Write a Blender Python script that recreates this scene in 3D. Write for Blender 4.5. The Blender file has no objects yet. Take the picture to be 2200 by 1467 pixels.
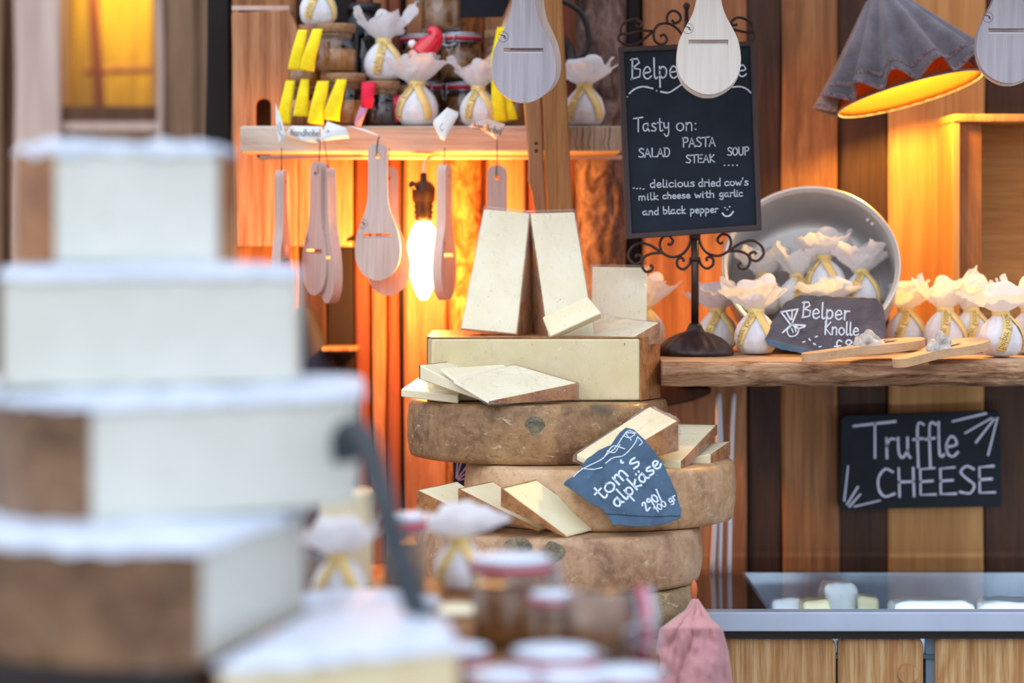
import bpy, bmesh, math, random
from mathutils import Vector, Matrix, noise, Euler
F = 85/36*2200; CX, CY = 1100.0, 520.0; ZC = 1.5
def P(px, py, d): return Vector(((px-CX)*d/F, d-3.2, ZC-(py-CY)*d/F))
def PX(px, d): return (px-CX)*d/F
def PZ(py, d): return ZC-(py-CY)*d/F
sc = bpy.context.scene; C = sc.collection
rnd = random.Random(7)
PI = math.pi
def nz(x, y=0., z=0.): return noise.noise(Vector((x, y, z)))
def lin(h):
    h = h.lstrip('#'); o = []
    for i in (0, 2, 4):
        c = int(h[i:i+2], 16)/255; o.append(c/12.92 if c <= .04045 else ((c+.055)/1.055)**2.4)
    return (o[0], o[1], o[2], 1)
# ------------------------------------------------------------ materials
def newmat(name):
    m = bpy.data.materials.new(name); m.use_nodes = True
    nt = m.node_tree; nt.nodes.clear()
    out = nt.nodes.new('ShaderNodeOutputMaterial'); b = nt.nodes.new('ShaderNodeBsdfPrincipled')
    nt.links.new(b.outputs[0], out.inputs[0])
    return m, nt, b, out
def N(nt, t, **k):
    n = nt.nodes.new(t)
    for a, v in k.items(): setattr(n, a, v)
    return n
def coords(nt, scale=(1, 1, 1), rot=(0, 0, 0), off=(0, 0, 0)):
    tc = N(nt, 'ShaderNodeTexCoord'); mp = N(nt, 'ShaderNodeMapping')
    mp.inputs['Scale'].default_value = scale; mp.inputs['Rotation'].default_value = rot; mp.inputs['Location'].default_value = off
    nt.links.new(tc.outputs['Object'], mp.inputs[0]); return mp.outputs[0]
def tex(nt, vec, scale, detail=4, rough=.55, dist=0):
    n = N(nt, 'ShaderNodeTexNoise'); n.inputs['Scale'].default_value = scale; n.inputs['Detail'].default_value = detail
    n.inputs['Roughness'].default_value = rough; n.inputs['Distortion'].default_value = dist
    nt.links.new(vec, n.inputs['Vector']); return n.outputs[0]
def ramp(nt, fac, stops):
    r = N(nt, 'ShaderNodeValToRGB'); e = r.color_ramp.elements
    while len(e) < len(stops): e.new(.5)
    for i, (p, c) in enumerate(stops):
        e[i].position = p; e[i].color = c if not isinstance(c, str) else lin(c)
    nt.links.new(fac, r.inputs[0]); return r.outputs[0]
def mixc(nt, fac, a, b, mode='MIX'):
    m = N(nt, 'ShaderNodeMix', data_type='RGBA', blend_type=mode)
    for s, v in ((0, fac), (6, a), (7, b)):
        if isinstance(v, (int, float)): m.inputs[s].default_value = v
        elif isinstance(v, tuple): m.inputs[s].default_value = v
        elif isinstance(v, str): m.inputs[s].default_value = lin(v)
        else: nt.links.new(v, m.inputs[s])
    return m.outputs[2]
def bump(nt, b, h, strength=.3, dist=.002, inp='Normal'):
    n = N(nt, 'ShaderNodeBump'); n.inputs['Strength'].default_value = strength; n.inputs['Distance'].default_value = dist
    nt.links.new(h, n.inputs['Height']); nt.links.new(n.outputs[0], b.inputs[inp])
def setp(b, **k):
    for a, v in k.items():
        i = b.inputs[{'rough': 'Roughness', 'metal': 'Metallic', 'coat': 'Coat Weight', 'coatr': 'Coat Roughness', 'spec': 'Specular IOR Level', 'sss': 'Subsurface Weight', 'sheen': 'Sheen Weight', 'alpha': 'Alpha', 'trans': 'Transmission Weight'}[a]]
        i.default_value = v
def wood(name, c, axis='z', ring=30, off=(0, 0, 0), knots=0, rough=.65, contrast=1., stain=None, bs=.35):
    """c: dark, mid, light"""
    m, nt, b, o = newmat(name)
    st = .045
    s = {'z': (1, 1, st), 'x': (st, 1, 1), 'y': (1, st, 1)}[axis]
    v = coords(nt, s, off=off)
    g1 = tex(nt, v, ring, 5, .6, 1.2); g2 = tex(nt, v, ring*7, 3, .6, .3)
    sw = {'z': (1, 1, .25), 'x': (.25, 1, 1), 'y': (1, .25, 1)}[axis]
    v2 = coords(nt, sw, off=off); big = tex(nt, v2, 9, 3, .5, .6)
    col = ramp(nt, g1, [(.5-.22/contrast, c[0]), (.5, c[1]), (.5+.2/contrast, c[2])])
    col = mixc(nt, .38, col, ramp(nt, g2, [(.3, c[0]), (.6, c[2])]))
    col = mixc(nt, ramp(nt, big, [(.35, (.45, .45, .45, 1)), (.65, (0, 0, 0, 1))]), col, c[0])
    if knots:
        vo = N(nt, 'ShaderNodeTexVoronoi'); vo.inputs['Scale'].default_value = knots
        kv = coords(nt, {'z': (1, .2, .45), 'x': (.45, .2, 1), 'y': (1, .45, .2)}[axis], off=(off[0]+.3, off[1], off[2]+.7))
        nt.links.new(kv, vo.inputs['Vector'])
        col = mixc(nt, ramp(nt, vo.outputs['Distance'], [(.04, (.85, .85, .85, 1)), (.09, (.15, .15, .15, 1)), (.16, (0, 0, 0, 1))]), col, '2a1509')
    if stain: col = mixc(nt, ramp(nt, tex(nt, v2, 5, 6, .7, 1.5), [(.47, (0, 0, 0, 1)), (.6, (.8, .8, .8, 1))]), col, stain)
    nt.links.new(col, b.inputs['Base Color']); setp(b, rough=rough, spec=.3)
    bump(nt, b, g2, bs, .0015)
    return m
def plain(name, c, rough=.5, metal=0, nscale=0, c2=None, bumps=0, bscale=60, coat=0, spec=.5, **k):
    m, nt, b, o = newmat(name)
    v = coords(nt)
    if nscale: nt.links.new(ramp(nt, tex(nt, v, nscale, 5, .6), [(.35, c), (.65, c2 or c)]), b.inputs['Base Color'])
    else: b.inputs['Base Color'].default_value = lin(c)
    if bumps: bump(nt, b, tex(nt, v, bscale, 4), bumps, .002)
    setp(b, rough=rough, metal=metal, coat=coat, spec=spec, **k)
    return m
def rindmat(name, dark, mid, light, speck='d8c9a0', seed=0, sc_=1.):
    m, nt, b, o = newmat(name); v = coords(nt, off=(seed, seed*.7, seed*.3)); vh = coords(nt, (1, 1, 2.6), off=(seed, 1, 2))
    a = tex(nt, v, 14*sc_, 6, .62, .8); f = tex(nt, v, 70*sc_, 5, .65, .5); s = tex(nt, vh, 46*sc_, 5, .7, 1.)
    col = ramp(nt, a, [(.34, dark), (.5, mid), (.64, light)])
    col = mixc(nt, ramp(nt, f, [(.42, (0, 0, 0, 1)), (.66, (.6, .6, .6, 1))]), col, light)
    f3 = tex(nt, v, 110*sc_, 4, .7, 1.2); col = mixc(nt, ramp(nt, f3, [(.52, (0, 0, 0, 1)), (.68, (.55, .55, .55, 1))]), col, dark)
    col = mixc(nt, ramp(nt, s, [(.6, (0, 0, 0, 1)), (.72, (.75, .75, .75, 1))]), col, speck)
    col = mixc(nt, ramp(nt, tex(nt, v, 9*sc_, 2, .5, .2), [(.7, (0, 0, 0, 1)), (.8, (.7, .7, .7, 1))]), col, '4a463c')
    nt.links.new(col, b.inputs['Base Color']); setp(b, rough=.5, spec=.35, coat=.12)
    bump(nt, b, f, .45, .002); return m
def pastemat(name, c1, c2, film=0., bl=None, sss=.0):
    m, nt, b, o = newmat(name); v = coords(nt)
    a = tex(nt, v, 22, 4, .55); h = tex(nt, v, 240, 2, .5)
    col = ramp(nt, a, [(.35, c1), (.65, c2)])
    col = mixc(nt, ramp(nt, tex(nt, v, 160, 2), [(.68, (0, 0, 0, 1)), (.78, (.5, .5, .5, 1))]), col, '8e7c48')
    nt.links.new(col, b.inputs['Base Color']); setp(b, rough=.42, spec=.3, coat=film, coatr=.12)
    if sss:
        b.inputs['Subsurface Weight'].default_value = sss; b.inputs['Subsurface Radius'].default_value = (.01, .007, .003)
        b.inputs['Subsurface Scale'].default_value = .6
    bump(nt, b, h, .12, .0008)
    if film:
        vv = coords(nt, (1, 1, .35), (.3, .2, .5)); bump(nt, b, tex(nt, vv, 55, 4, .6, 2.5), .8, .004, 'Coat Normal')
    return m
def glassy(name, tint='ffffff', gloss=.0, rough=.02, wr=0, wscale=60, base=.06, blend=.25, ior=None):
    m, nt, b, out = newmat(name); nt.nodes.remove(b)
    t = N(nt, 'ShaderNodeBsdfTransparent'); t.inputs[0].default_value = lin(tint)
    g = N(nt, 'ShaderNodeBsdfGlossy'); g.inputs['Roughness'].default_value = rough
    mx = N(nt, 'ShaderNodeMixShader'); lw = N(nt, 'ShaderNodeLayerWeight'); lw.inputs[0].default_value = blend
    ma = N(nt, 'ShaderNodeMath', operation='MULTIPLY_ADD', use_clamp=True); ma.inputs[1].default_value = .8; ma.inputs[2].default_value = base
    nt.links.new(lw.outputs['Fresnel'], ma.inputs[0])
    ge = N(nt, 'ShaderNodeNewGeometry'); sb = N(nt, 'ShaderNodeMath', operation='SUBTRACT'); sb.inputs[0].default_value = 1; nt.links.new(ge.outputs['Backfacing'], sb.inputs[1])
    mm = N(nt, 'ShaderNodeMath', operation='MULTIPLY'); nt.links.new(ma.outputs[0], mm.inputs[0]); nt.links.new(sb.outputs[0], mm.inputs[1]); nt.links.new(mm.outputs[0], mx.inputs[0])
    nt.links.new(t.outputs[0], mx.inputs[1]); nt.links.new(g.outputs[0], mx.inputs[2]); nt.links.new(mx.outputs[0], out.inputs[0])
    if wr:
        v = coords(nt, (1, 1, .4), (.4, .3, .2)); h = tex(nt, v, wscale, 4, .6, 2.5)
        n = N(nt, 'ShaderNodeBump'); n.inputs['Strength'].default_value = wr; n.inputs['Distance'].default_value = .004
        nt.links.new(h, n.inputs['Height']); nt.links.new(n.outputs[0], g.inputs['Normal']); nt.links.new(n.outputs[0], lw.inputs['Normal'])
    return m
def tissuemat(name, c='eef0f4', tr=.45, em=None):
    m, nt, b, out = newmat(name)
    b.inputs['Base Color'].default_value = lin(c); setp(b, rough=.7, spec=.2)
    v = coords(nt); bump(nt, b, tex(nt, v, 90, 4, .6, 1.5), .5, .004)
    t = N(nt, 'ShaderNodeBsdfTranslucent'); t.inputs[0].default_value = lin(c); mx = N(nt, 'ShaderNodeMixShader'); mx.inputs[0].default_value = tr
    tp = N(nt, 'ShaderNodeBsdfTransparent'); m2 = N(nt, 'ShaderNodeMixShader'); m2.inputs[0].default_value = .12
    nt.links.new(b.outputs[0], mx.inputs[1]); nt.links.new(t.outputs[0], mx.inputs[2])
    nt.links.new(mx.outputs[0], m2.inputs[1]); nt.links.new(tp.outputs[0], m2.inputs[2]); nt.links.new(m2.outputs[0], out.inputs[0])
    return m
def emit(name, c, s):
    m, nt, b, out = newmat(name); nt.nodes.remove(b)
    e = N(nt, 'ShaderNodeEmission'); e.inputs[0].default_value = lin(c) if isinstance(c, str) else c; e.inputs[1].default_value = s
    t = N(nt, 'ShaderNodeBsdfTransparent'); ad = N(nt, 'ShaderNodeAddShader'); nt.links.new(e.outputs[0], ad.inputs[0]); nt.links.new(t.outputs[0], ad.inputs[1])
    nt.links.new(ad.outputs[0], out.inputs[0]); return m
def barkmat(name, c, seed=0, sc3=(1, 1, .55)):
    m, nt, b, o = newmat(name); v = coords(nt, sc3, off=(seed, 0, seed))
    a = tex(nt, v, 38, 7, .68, 1.2); f = tex(nt, v, 120, 4, .6)
    col = ramp(nt, a, [(.34, c[0]), (.5, c[1]), (.68, c[2])])
    nt.links.new(col, b.inputs['Base Color']); setp(b, rough=.85, spec=.15); bump(nt, b, f, .7, .004); return m
def slatemat(name, c1, c2):
    m, nt, b, o = newmat(name); v = coords(nt); a = tex(nt, v, 30, 6, .65, .5)
    col = ramp(nt, a, [(.3, c1), (.7, c2)])
    col = mixc(nt, ramp(nt, tex(nt, v, 170, 3, .6), [(.66, (0, 0, 0, 1)), (.78, (.35, .35, .35, 1))]), col, 'b8c8d8')
    nt.links.new(col, b.inputs['Base Color']); setp(b, rough=.6, spec=.35); bump(nt, b, a, .5, .004); return m
M = {}
M['wall'] = [wood('wall_light', ('7e4e32', 'b07850', 'cc9468'), knots=6, off=(.2, 0, .3), contrast=1.3, stain='7c4a2c'),
             wood('wall_dark', ('1f120c', '3d261a', '5a3a28'), off=(1.2, 0, 2), knots=7, contrast=.9),
             wood('wall_mid', ('70462a', 'a06c40', 'b98452'), off=(2.7, 0, 1.1), knots=5, contrast=1.4, stain='6e4428'),
             wood('wall_red', ('4e2517', '7c4028', '9a5434'), off=(3.4, 0, .1)),
             wood('wall_black', ('0a0504', '150b08', '20120c'), off=(.9, 0, .1)),
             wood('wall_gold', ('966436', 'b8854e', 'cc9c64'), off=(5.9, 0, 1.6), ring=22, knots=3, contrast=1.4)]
M['bark'] = barkmat('bark', ('33241f', '66514a', '8d766c'), 1)
M['bark2'] = barkmat('bark_golden', ('4a2412', '9a5c30', 'c48a52'), 4)
M['crate'] = wood('crate_pine', ('8a5230', 'bc8054', 'd8a47a'), ring=60, contrast=1.7)
M['shelfraw'] = wood('raw_shelf_wood', ('9c8270', 'c0a48e', 'd6beaa'), axis='x', ring=40, stain='dacfc2')
M['endgrain'] = wood('cracked_grey_wood', ('6a5848', 'a8937c', 'c4b09a'), ring=70, contrast=1.3)
M['post'] = wood('post_wood', ('7a4e30', 'a06f4a', 'bd8a60'), ring=45, rough=.45)
M['post2'] = wood('post_wood_grain', ('7c4e28', 'a8743f', 'c08c56'), ring=60, rough=.5, off=(2, 1, 0))
M['slab_'] = wood('live_edge_slab', ('5a3826', '8c6248', 'b08868'), axis='x', ring=60, contrast=1.4, bs=.8, stain='4a2c1e')
M['slab'] = barkmat('live_edge_bark', ('583828', 'a07a5c', 'cfae90'), 2, (.22, 1, 1.5))
M['rindd'] = rindmat('rind_dark', '4c3626', '72543c', '927254', 'b0aab0', seed=21)
M['mould'] = rindmat('mould', '40403a', '625e4e', '96886a', 'cfc8a0', seed=31, sc_=3)
M['slabtop'] = wood('slab_top', ('a8805e', 'c8a27e', 'dcbc98'), axis='x', ring=40)
M['paddle'] = wood('pale_maple', ('b59c90', 'cdbab0', 'dcccc4'), ring=45, rough=.5, bs=.1)
M['paddle_grey'] = wood('grey_walnut', ('8f8890', 'aca6ae', 'c4bfc6'), ring=18, rough=.5, bs=.1, contrast=1.2)
M['paddle_pink'] = wood('pinkish_beech', ('a88a80', 'c2a49a', 'd2b8ae'), ring=45, rough=.5, bs=.1)
M['paddle_white'] = wood('white_maple', ('c8bdb0', 'ddd5cc', 'e8e2dc'), ring=22, rough=.45, bs=.08)
M['beech'] = wood('beech', ('b88a60', 'd4aa80', 'e2c09a'), axis='x', ring=40, rough=.5, bs=.1)
M['plank'] = wood('counter_plank', ('8e5c32', 'c4955f', 'e2c090'), ring=45, contrast=1.7, bs=.8, stain='a9703c')
M['rind'] = [rindmat('rind_brown', '5e4430', '8e6c4a', 'ae8a60', seed=1, speck='d8cba4'), rindmat('rind_tan', '9c7450', 'be966c', 'd2b08a', seed=4), rindmat('rind_rosy', '86644c', 'ac8664', 'c6a482', seed=9), rindmat('rind_grey', '5e4d36', '8c7752', 'a8936e', seed=14)]
M['rindp'] = rindmat('rind_piece', '6e4024', '9c6438', 'b8824e', 'd4b284', seed=6, sc_=1.6)
M['paste'] = pastemat('cheese_paste', 'e8dcb2', 'efe6c4', sss=.15)
M['pastef'] = pastemat('cheese_paste_wrapped', 'e8dfbc', 'eee7ca', film=.7, sss=.15)
M['pasteblock'] = pastemat('cheese_paste_block', 'dfd09c', 'e8dab0', film=.6, sss=.15)
M['pastew'] = pastemat('cheese_paste_pale', 'd6dace', 'dee0d6', film=.3)
M['edge'] = pastemat('waxy_edge', 'c9c2c0', 'dcd6d4', film=.5)
M['filmtop'] = plain('wrap_sky_sheen', 'c2cede', .55, nscale=30, c2='d6dfec', bumps=1., bscale=45, coat=0)  # film wrap, its bluish white sky gloss put into the base colour
def filmmat():
    m, nt, b, out = newmat('cling_film'); nt.nodes.remove(b)
    v = coords(nt, (1, 1, .4), (.4, .3, .2)); h = tex(nt, v, 60, 4, .6, 2.5); n = N(nt, 'ShaderNodeBump'); n.inputs['Strength'].default_value = 1; n.inputs['Distance'].default_value = .004; nt.links.new(h, n.inputs['Height'])
    t = N(nt, 'ShaderNodeBsdfTransparent'); g = N(nt, 'ShaderNodeBsdfGlossy'); g.inputs['Roughness'].default_value = .3; nt.links.new(n.outputs[0], g.inputs['Normal'])
    df = N(nt, 'ShaderNodeBsdfDiffuse'); df.inputs[0].default_value = lin('eef0f4')
    lw = N(nt, 'ShaderNodeLayerWeight'); lw.inputs[0].default_value = .3; r = ramp(nt, lw.outputs['Facing'], [(.0, (.02, .02, .02, 1)), (.55, (.06, .06, .06, 1)), (.95, (.3, .3, .3, 1))])
    m1 = N(nt, 'ShaderNodeMixShader'); nt.links.new(r, m1.inputs[0]); nt.links.new(t.outputs[0], m1.inputs[1]); nt.links.new(df.outputs[0], m1.inputs[2])
    ck = ramp(nt, tex(nt, v, 45, 5, .7, 3), [(.56, (.03, .03, .03, 1)), (.64, (.22, .22, .22, 1)), (.67, (.05, .05, .05, 1))])
    m2 = N(nt, 'ShaderNodeMixShader'); nt.links.new(ck, m2.inputs[0]); nt.links.new(m1.outputs[0], m2.inputs[1]); nt.links.new(g.outputs[0], m2.inputs[2]); nt.links.new(m2.outputs[0], out.inputs[0]); return m
M['film'] = filmmat()
M['slate'] = slatemat('blue_slate', '30485e', '4c6984'); M['slate2'] = slatemat('grey_slate', '3a3a46', '5a5a66')
M['board'] = plain('blackboard', '161f2a', .6, spec=.2, nscale=12, c2='222d3a'); M['board2'] = plain('blackboard_soft', '10151c', .65, spec=.2, nscale=9, c2='1c232c')
M['frame'] = plain('bronze_brown_frame', '2a1c1e', .4, nscale=20, c2='3a282a'); M['iron'] = plain('bronze_iron', '2c1f20', .38, metal=.5, nscale=30, c2='4a3834', bumps=.3)
M['chalk'] = plain('chalk', 'd4e2f0', .8); M['chalk2'] = plain('chalk_lilac', 'c8c8dc', .8); M['chalkp'] = plain('chalk_pink', 'c8a0b4', .8)
M['ink'] = plain('black_ink', '2c2620', .6)
M['tissue'] = tissuemat('white_tissue', 'f6f6f8'); M['ball'] = plain('wrapped_cheese_ball', 'd4d6de', .6, nscale=40, c2='eceef4', bumps=.7, bscale=70, sss=.1)
M['ribbon'] = plain('cream_ribbon', 'efcf80', .35, sheen=.3)
M['steel'] = plain('brushed_steel', 'a8b4c6', .35, metal=.25, nscale=14, c2='ccd6e4'); M['steelb'] = plain('painted_grey_rim', 'aab8cf', .3, nscale=8, c2='b8c6da', coat=.3)
M['tin'] = plain('aluminium', 'c4c0be', .36, metal=.45, nscale=8, c2='cfccca'); M['tinr'] = plain('aluminium_bright', 'd8d4d0', .25, metal=.7)
M['wire'] = plain('steel_wire', 'b8c4d0', .22, metal=.9); M['blade'] = plain('blade_steel', 'c8c8cc', .25, metal=.9)
M['glass'] = glassy('clear_glass', 'f2f6f6', base=.05, blend=.3); M['greenglass'] = glassy('dark_green_glass', '4a7048', base=.05, blend=.3)
M['pane'] = glassy('window_glass', 'fff4dc', base=.04, blend=.12); M['coverglass'] = glassy('cover_glass', 'e6ecf0', base=.04, blend=.22)
M['red'] = plain('red_rubber', 'c2203a', .45); M['yellow'] = plain('yellow_felt', 'f2d800', .85, nscale=120, c2='ffe820', bumps=.3, bscale=200)
M['redfelt'] = plain('red_felt', 'd80f38', .85, nscale=60, c2='e8204a'); M['lilac'] = plain('faded_red_felt', 'c08aa4', .85); M['cork'] = plain('cork', 'b08a68', .85, nscale=120, c2='8a6848', bumps=.6, bscale=150)
M['honey'] = plain('amber_jam', '8a4a10', .3, nscale=30, c2='b8741c', coat=.5); M['oil'] = plain('brown_chutney', '6a3c1c', .35, nscale=90, c2='94602c', coat=.4)
M['jam'] = plain('dark_jam', '2c0a12', .25, coat=.5); M['green'] = plain('dark_green_pickles', '16301a', .4, nscale=50, c2='2e5230')
M['paper'] = plain('paper_tag', 'e6ecee', .7); M['paperpink'] = plain('kraft_tag', 'd8bcae', .7)
M['cord'] = plain('dark_cord', '2a2838', .7); M['redcord'] = plain('red_cord', 'b03030', .7); M['greencord'] = plain('green_cord', '2c4428', .7)
M['black'] = plain('black_plastic', '101014', .45); M['dark'] = plain('dark_shadowy_cloth', '1c2030', .8); M['socket'] = plain('brass_socket', '3a2410', .5, metal=.4, nscale=50, c2='140c08')
M['pink'] = plain('dusty_pink_cloth', 'b27c80', .85, nscale=25, c2='be8a8c', bumps=.4, bscale=160, sheen=.3)
M['shade'] = plain('grey_mauve_fabric', '5c565e', .7, nscale=30, c2='78727a', bumps=.4, bscale=200, sheen=.4); M['lace'] = plain('lace_trim', 'a48c90', .8, nscale=200, c2='584a50', bumps=1., bscale=260)
M['white'] = plain('white_plaster', 'f0eee8', .4); M['cable'] = plain('white_cable', 'd4d4dc', .5); M['strap'] = plain('dark_grey_strap', '2c343a', .5, nscale=30, c2='3c444a')
M['skin'] = plain('pink_skin', 'e8a08c', .5); M['redgloss'] = plain('red_gloss', 'd8102c', .25, coat=.5); M['foam'] = plain('white_cheese', 'e2e8ec', .6, nscale=40, c2='f0f2f2', bumps=.5)
M['floor'] = plain('grey_paving', '8a8680', .8, nscale=4, c2='6e6a66'); M['darkbrown'] = plain('dark_brown_lacquer', '3c241c', .3, nscale=10, c2='4c2e24')
M['shaving'] = plain('grated_cheese', 'a8a098', .8, nscale=120, c2='d8d0c4', bumps=1., bscale=150); M['orange'] = plain('orange_peel', 'c86838', .5)
def lining():
    m, nt, b, out = newmat('golden_lining'); b.inputs['Base Color'].default_value = lin('94591c'); setp(b, rough=.8)
    t = N(nt, 'ShaderNodeBsdfTranslucent'); t.inputs[0].default_value = lin('8a5014'); mx = N(nt, 'ShaderNodeMixShader'); mx.inputs[0].default_value = .4
    v = coords(nt, (1, 1, .1)); bump(nt, b, tex(nt, v, 90, 3), .5, .003)
    nt.links.new(b.outputs[0], mx.inputs[1]); nt.links.new(t.outputs[0], mx.inputs[2]); nt.links.new(mx.outputs[0], out.inputs[0]); return m
M['lining'] = lining()
M['bulb'] = emit('glowing_filament_glass', (1, .55, .16, 1), 5); M['filament'] = emit('filament', (1, .75, .4, 1), 60)
# ------------------------------------------------------------ scene graph helpers
def link(o): C.objects.link(o); return o
def tag(o, label=None, cat=None, group=None, kind=None):
    for k, v in (('label', label), ('category', cat), ('group', group), ('kind', kind)):
        if v: o[k] = v
    return o
def thing(name, label, cat, loc=(0, 0, 0), rot=(0, 0, 0), group=None, scale=1):
    o = link(bpy.data.objects.new(name, None)); o.empty_display_size = .02
    o.location = loc; o.rotation_euler = rot; o.scale = (scale,)*3
    return tag(o, label, cat, group)
def rootmat(o): return Matrix.LocRotScale(o.location, o.rotation_euler, o.scale)
def obj(name, bm, mat, parent=None, world=False, smooth=False, bevel=0, seg=2, label=None, solid=0, sub=0):
    """link bm as ONE mesh; world=True means bm is in world coordinates"""
    if world and parent is not None:
        m = Matrix.Identity(4); p = parent
        while p is not None: m = rootmat(p) @ m; p = p.parent
        bm.transform(m.inverted())
    me = bpy.data.meshes.new(name)
    if world and parent is None:
        cs = [v.co for v in bm.verts]; lo = Vector([min(c[i] for c in cs) for i in range(3)]); hi = Vector([max(c[i] for c in cs) for i in range(3)])
        base = Vector(((lo.x+hi.x)/2, (lo.y+hi.y)/2, lo.z)); bm.transform(Matrix.Translation(-base))
    bmesh.ops.recalc_face_normals(bm, faces=bm.faces[:])
    bm.to_mesh(me); bm.free()
    o = link(bpy.data.objects.new(name, me))
    if world and parent is None: o.location = base
    for mm in (mat if isinstance(mat, list) else [mat]): me.materials.append(mm)
    if parent is not None: o.parent = parent
    if solid:
        s = o.modifiers.new('s', 'SOLIDIFY'); s.thickness = solid; s.offset = 0
    if bevel:
        b = o.modifiers.new('b', 'BEVEL'); b.width = bevel; b.segments = seg; b.limit_method = 'ANGLE'; b.angle_limit = math.radians(35)
    if sub:
        s = o.modifiers.new('u', 'SUBSURF'); s.levels = s.render_levels = sub
    if smooth or bevel:
        for p in me.polygons: p.use_smooth = True
        if bevel and not smooth:
            w = o.modifiers.new('w', 'WEIGHTED_NORMAL'); w.keep_sharp = True
    if label: o['label'] = label
    return o
def copy_tree(o, parent=None):
    c = o.copy(); C.objects.link(c)
    if parent is not None: c.parent = parent
    for ch in [x for x in o.children]: copy_tree(ch, c)
    return c
def place(proto, used, loc, rot, label, group=None, scale=1, cat=None):
    o = copy_tree(proto)
    o.location = loc; o.rotation_euler = rot; o.scale = (scale,)*3
    tag(o, label, cat, group); return o
# ------------------------------------------------------------ geometry helpers
def BM(): return bmesh.new()
def box(bm, a, b):
    x0, y0, z0 = a; x1, y1, z1 = b
    v = [bm.verts.new(c) for c in ((x0,y0,z0),(x1,y0,z0),(x1,y1,z0),(x0,y1,z0),(x0,y0,z1),(x1,y0,z1),(x1,y1,z1),(x0,y1,z1))]
    fs = [bm.faces.new([v[i] for i in q]) for q in ((0,3,2,1),(4,5,6,7),(0,1,5,4),(1,2,6,5),(2,3,7,6),(3,0,4,7))]
    return bm, fs
def boxpx(bm, x0, x1, y0, y1, d0, d1, dref=None):
    dr = dref or d0
    return box(bm, (PX(x0, dr), d0-3.2, PZ(y1, dr)), (PX(x1, dr), d1-3.2, PZ(y0, dr)))
def smoothpts(pts, n=6, closed=False):
    pts = [Vector(p) for p in pts]
    if len(pts) < 3: return pts
    out = []; L = len(pts); rng = range(L if closed else L-1)
    for i in rng:
        p0 = pts[(i-1) % L] if closed or i > 0 else pts[i]*2-pts[i+1]
        p1 = pts[i]; p2 = pts[(i+1) % L]; p3 = pts[(i+2) % L] if closed or i+2 < L else pts[L-1]*2-pts[L-2]
        for k in range(n):
            t = k/n; out.append(.5*((2*p1)+(p2-p0)*t+(2*p0-5*p1+4*p2-p3)*t*t+(3*p1-p0-3*p2+p3)*t**3))
    if not closed: out.append(pts[-1])
    return out
def tube(bm, pts, r, seg=8, closed=False, flat=1., rf=None, up=None):
    pts = [Vector(p) for p in pts]; n = len(pts); rings = []
    prev = None
    for i, p in enumerate(pts):
        t = (pts[(i+1) % n if closed else min(i+1, n-1)]-pts[(i-1) % n if closed else max(i-1, 0)])
        if t.length < 1e-9: t = Vector((0, 0, 1))
        t.normalize()
        a = up.copy() if up is not None else (prev if prev is not None else (Vector((0, 1, 0)) if abs(t.y) < .9 else Vector((1, 0, 0))))
        a = (a-t*a.dot(t)); a = a.normalized() if a.length > 1e-6 else t.orthogonal().normalized(); prev = a
        b = t.cross(a); rr = rf(i/(n-1)) if rf else r
        rings.append([bm.verts.new(p+(a*math.cos(2*PI*k/seg)*flat+b*math.sin(2*PI*k/seg))*rr) for k in range(seg)])
    for i in range(n if closed else n-1):
        A, B = rings[i], rings[(i+1) % n]
        for k in range(seg): bm.faces.new((A[k], A[(k+1) % seg], B[(k+1) % seg], B[k]))
    if not closed: bm.faces.new(rings[0][::-1]); bm.faces.new(rings[-1])
    return bm
def lathe(bm, prof, seg=32, f=None, c=(0, 0, 0), ry=1., caps=True):
    c = Vector(c); rings = []
    for j, (r, z) in enumerate(prof):
        ring = []
        for k in range(seg):
            a = 2*PI*k/seg; rr = r*(f(a, r, z) if f else 1)
            ring.append(bm.verts.new(c+Vector((rr*math.cos(a), rr*math.sin(a)*ry, z))))
        rings.append(ring)
    for A, B in zip(rings, rings[1:]):
        for k in range(seg): bm.faces.new((A[k], A[(k+1) % seg], B[(k+1) % seg], B[k]))
    if caps:
        bm.faces.new(rings[0][::-1]); bm.faces.new(rings[-1])
    return bm
def plate(outer, holes, thick, mapf=None):
    """outline in (x,z) with holes, extruded along +y"""
    bm = BM(); edges = []
    for lp in [outer]+holes:
        vs = [bm.verts.new((p[0], 0, p[1])) for p in lp]
        edges += [bm.edges.new((vs[i], vs[(i+1) % len(vs)])) for i in range(len(vs))]
    bmesh.ops.triangle_fill(bm, use_beauty=True, edges=edges)
    r = bmesh.ops.extrude_face_region(bm, geom=bm.faces[:])
    bmesh.ops.translate(bm, vec=(0, thick, 0), verts=[v for v in r['geom'] if isinstance(v, bmesh.types.BMVert)])
    if mapf:
        for v in bm.verts: v.co = mapf(v.co)
    return bm
def prism_pts(pts, vec, bm=None):
    """polygon (world pts) extruded by vec"""
    bm = bm or BM(); n = len(pts)
    a = [bm.verts.new(p) for p in pts]; vv = vec if isinstance(vec, list) else [vec]*n
    b = [bm.verts.new(Vector(p)+Vector(v)) for p, v in zip(pts, vv)]
    bm.faces.new(a); bm.faces.new(b[::-1])
    for i in range(n): bm.faces.new((a[i], b[i], b[(i+1) % n], a[(i+1) % n]))
    return bm
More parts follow.
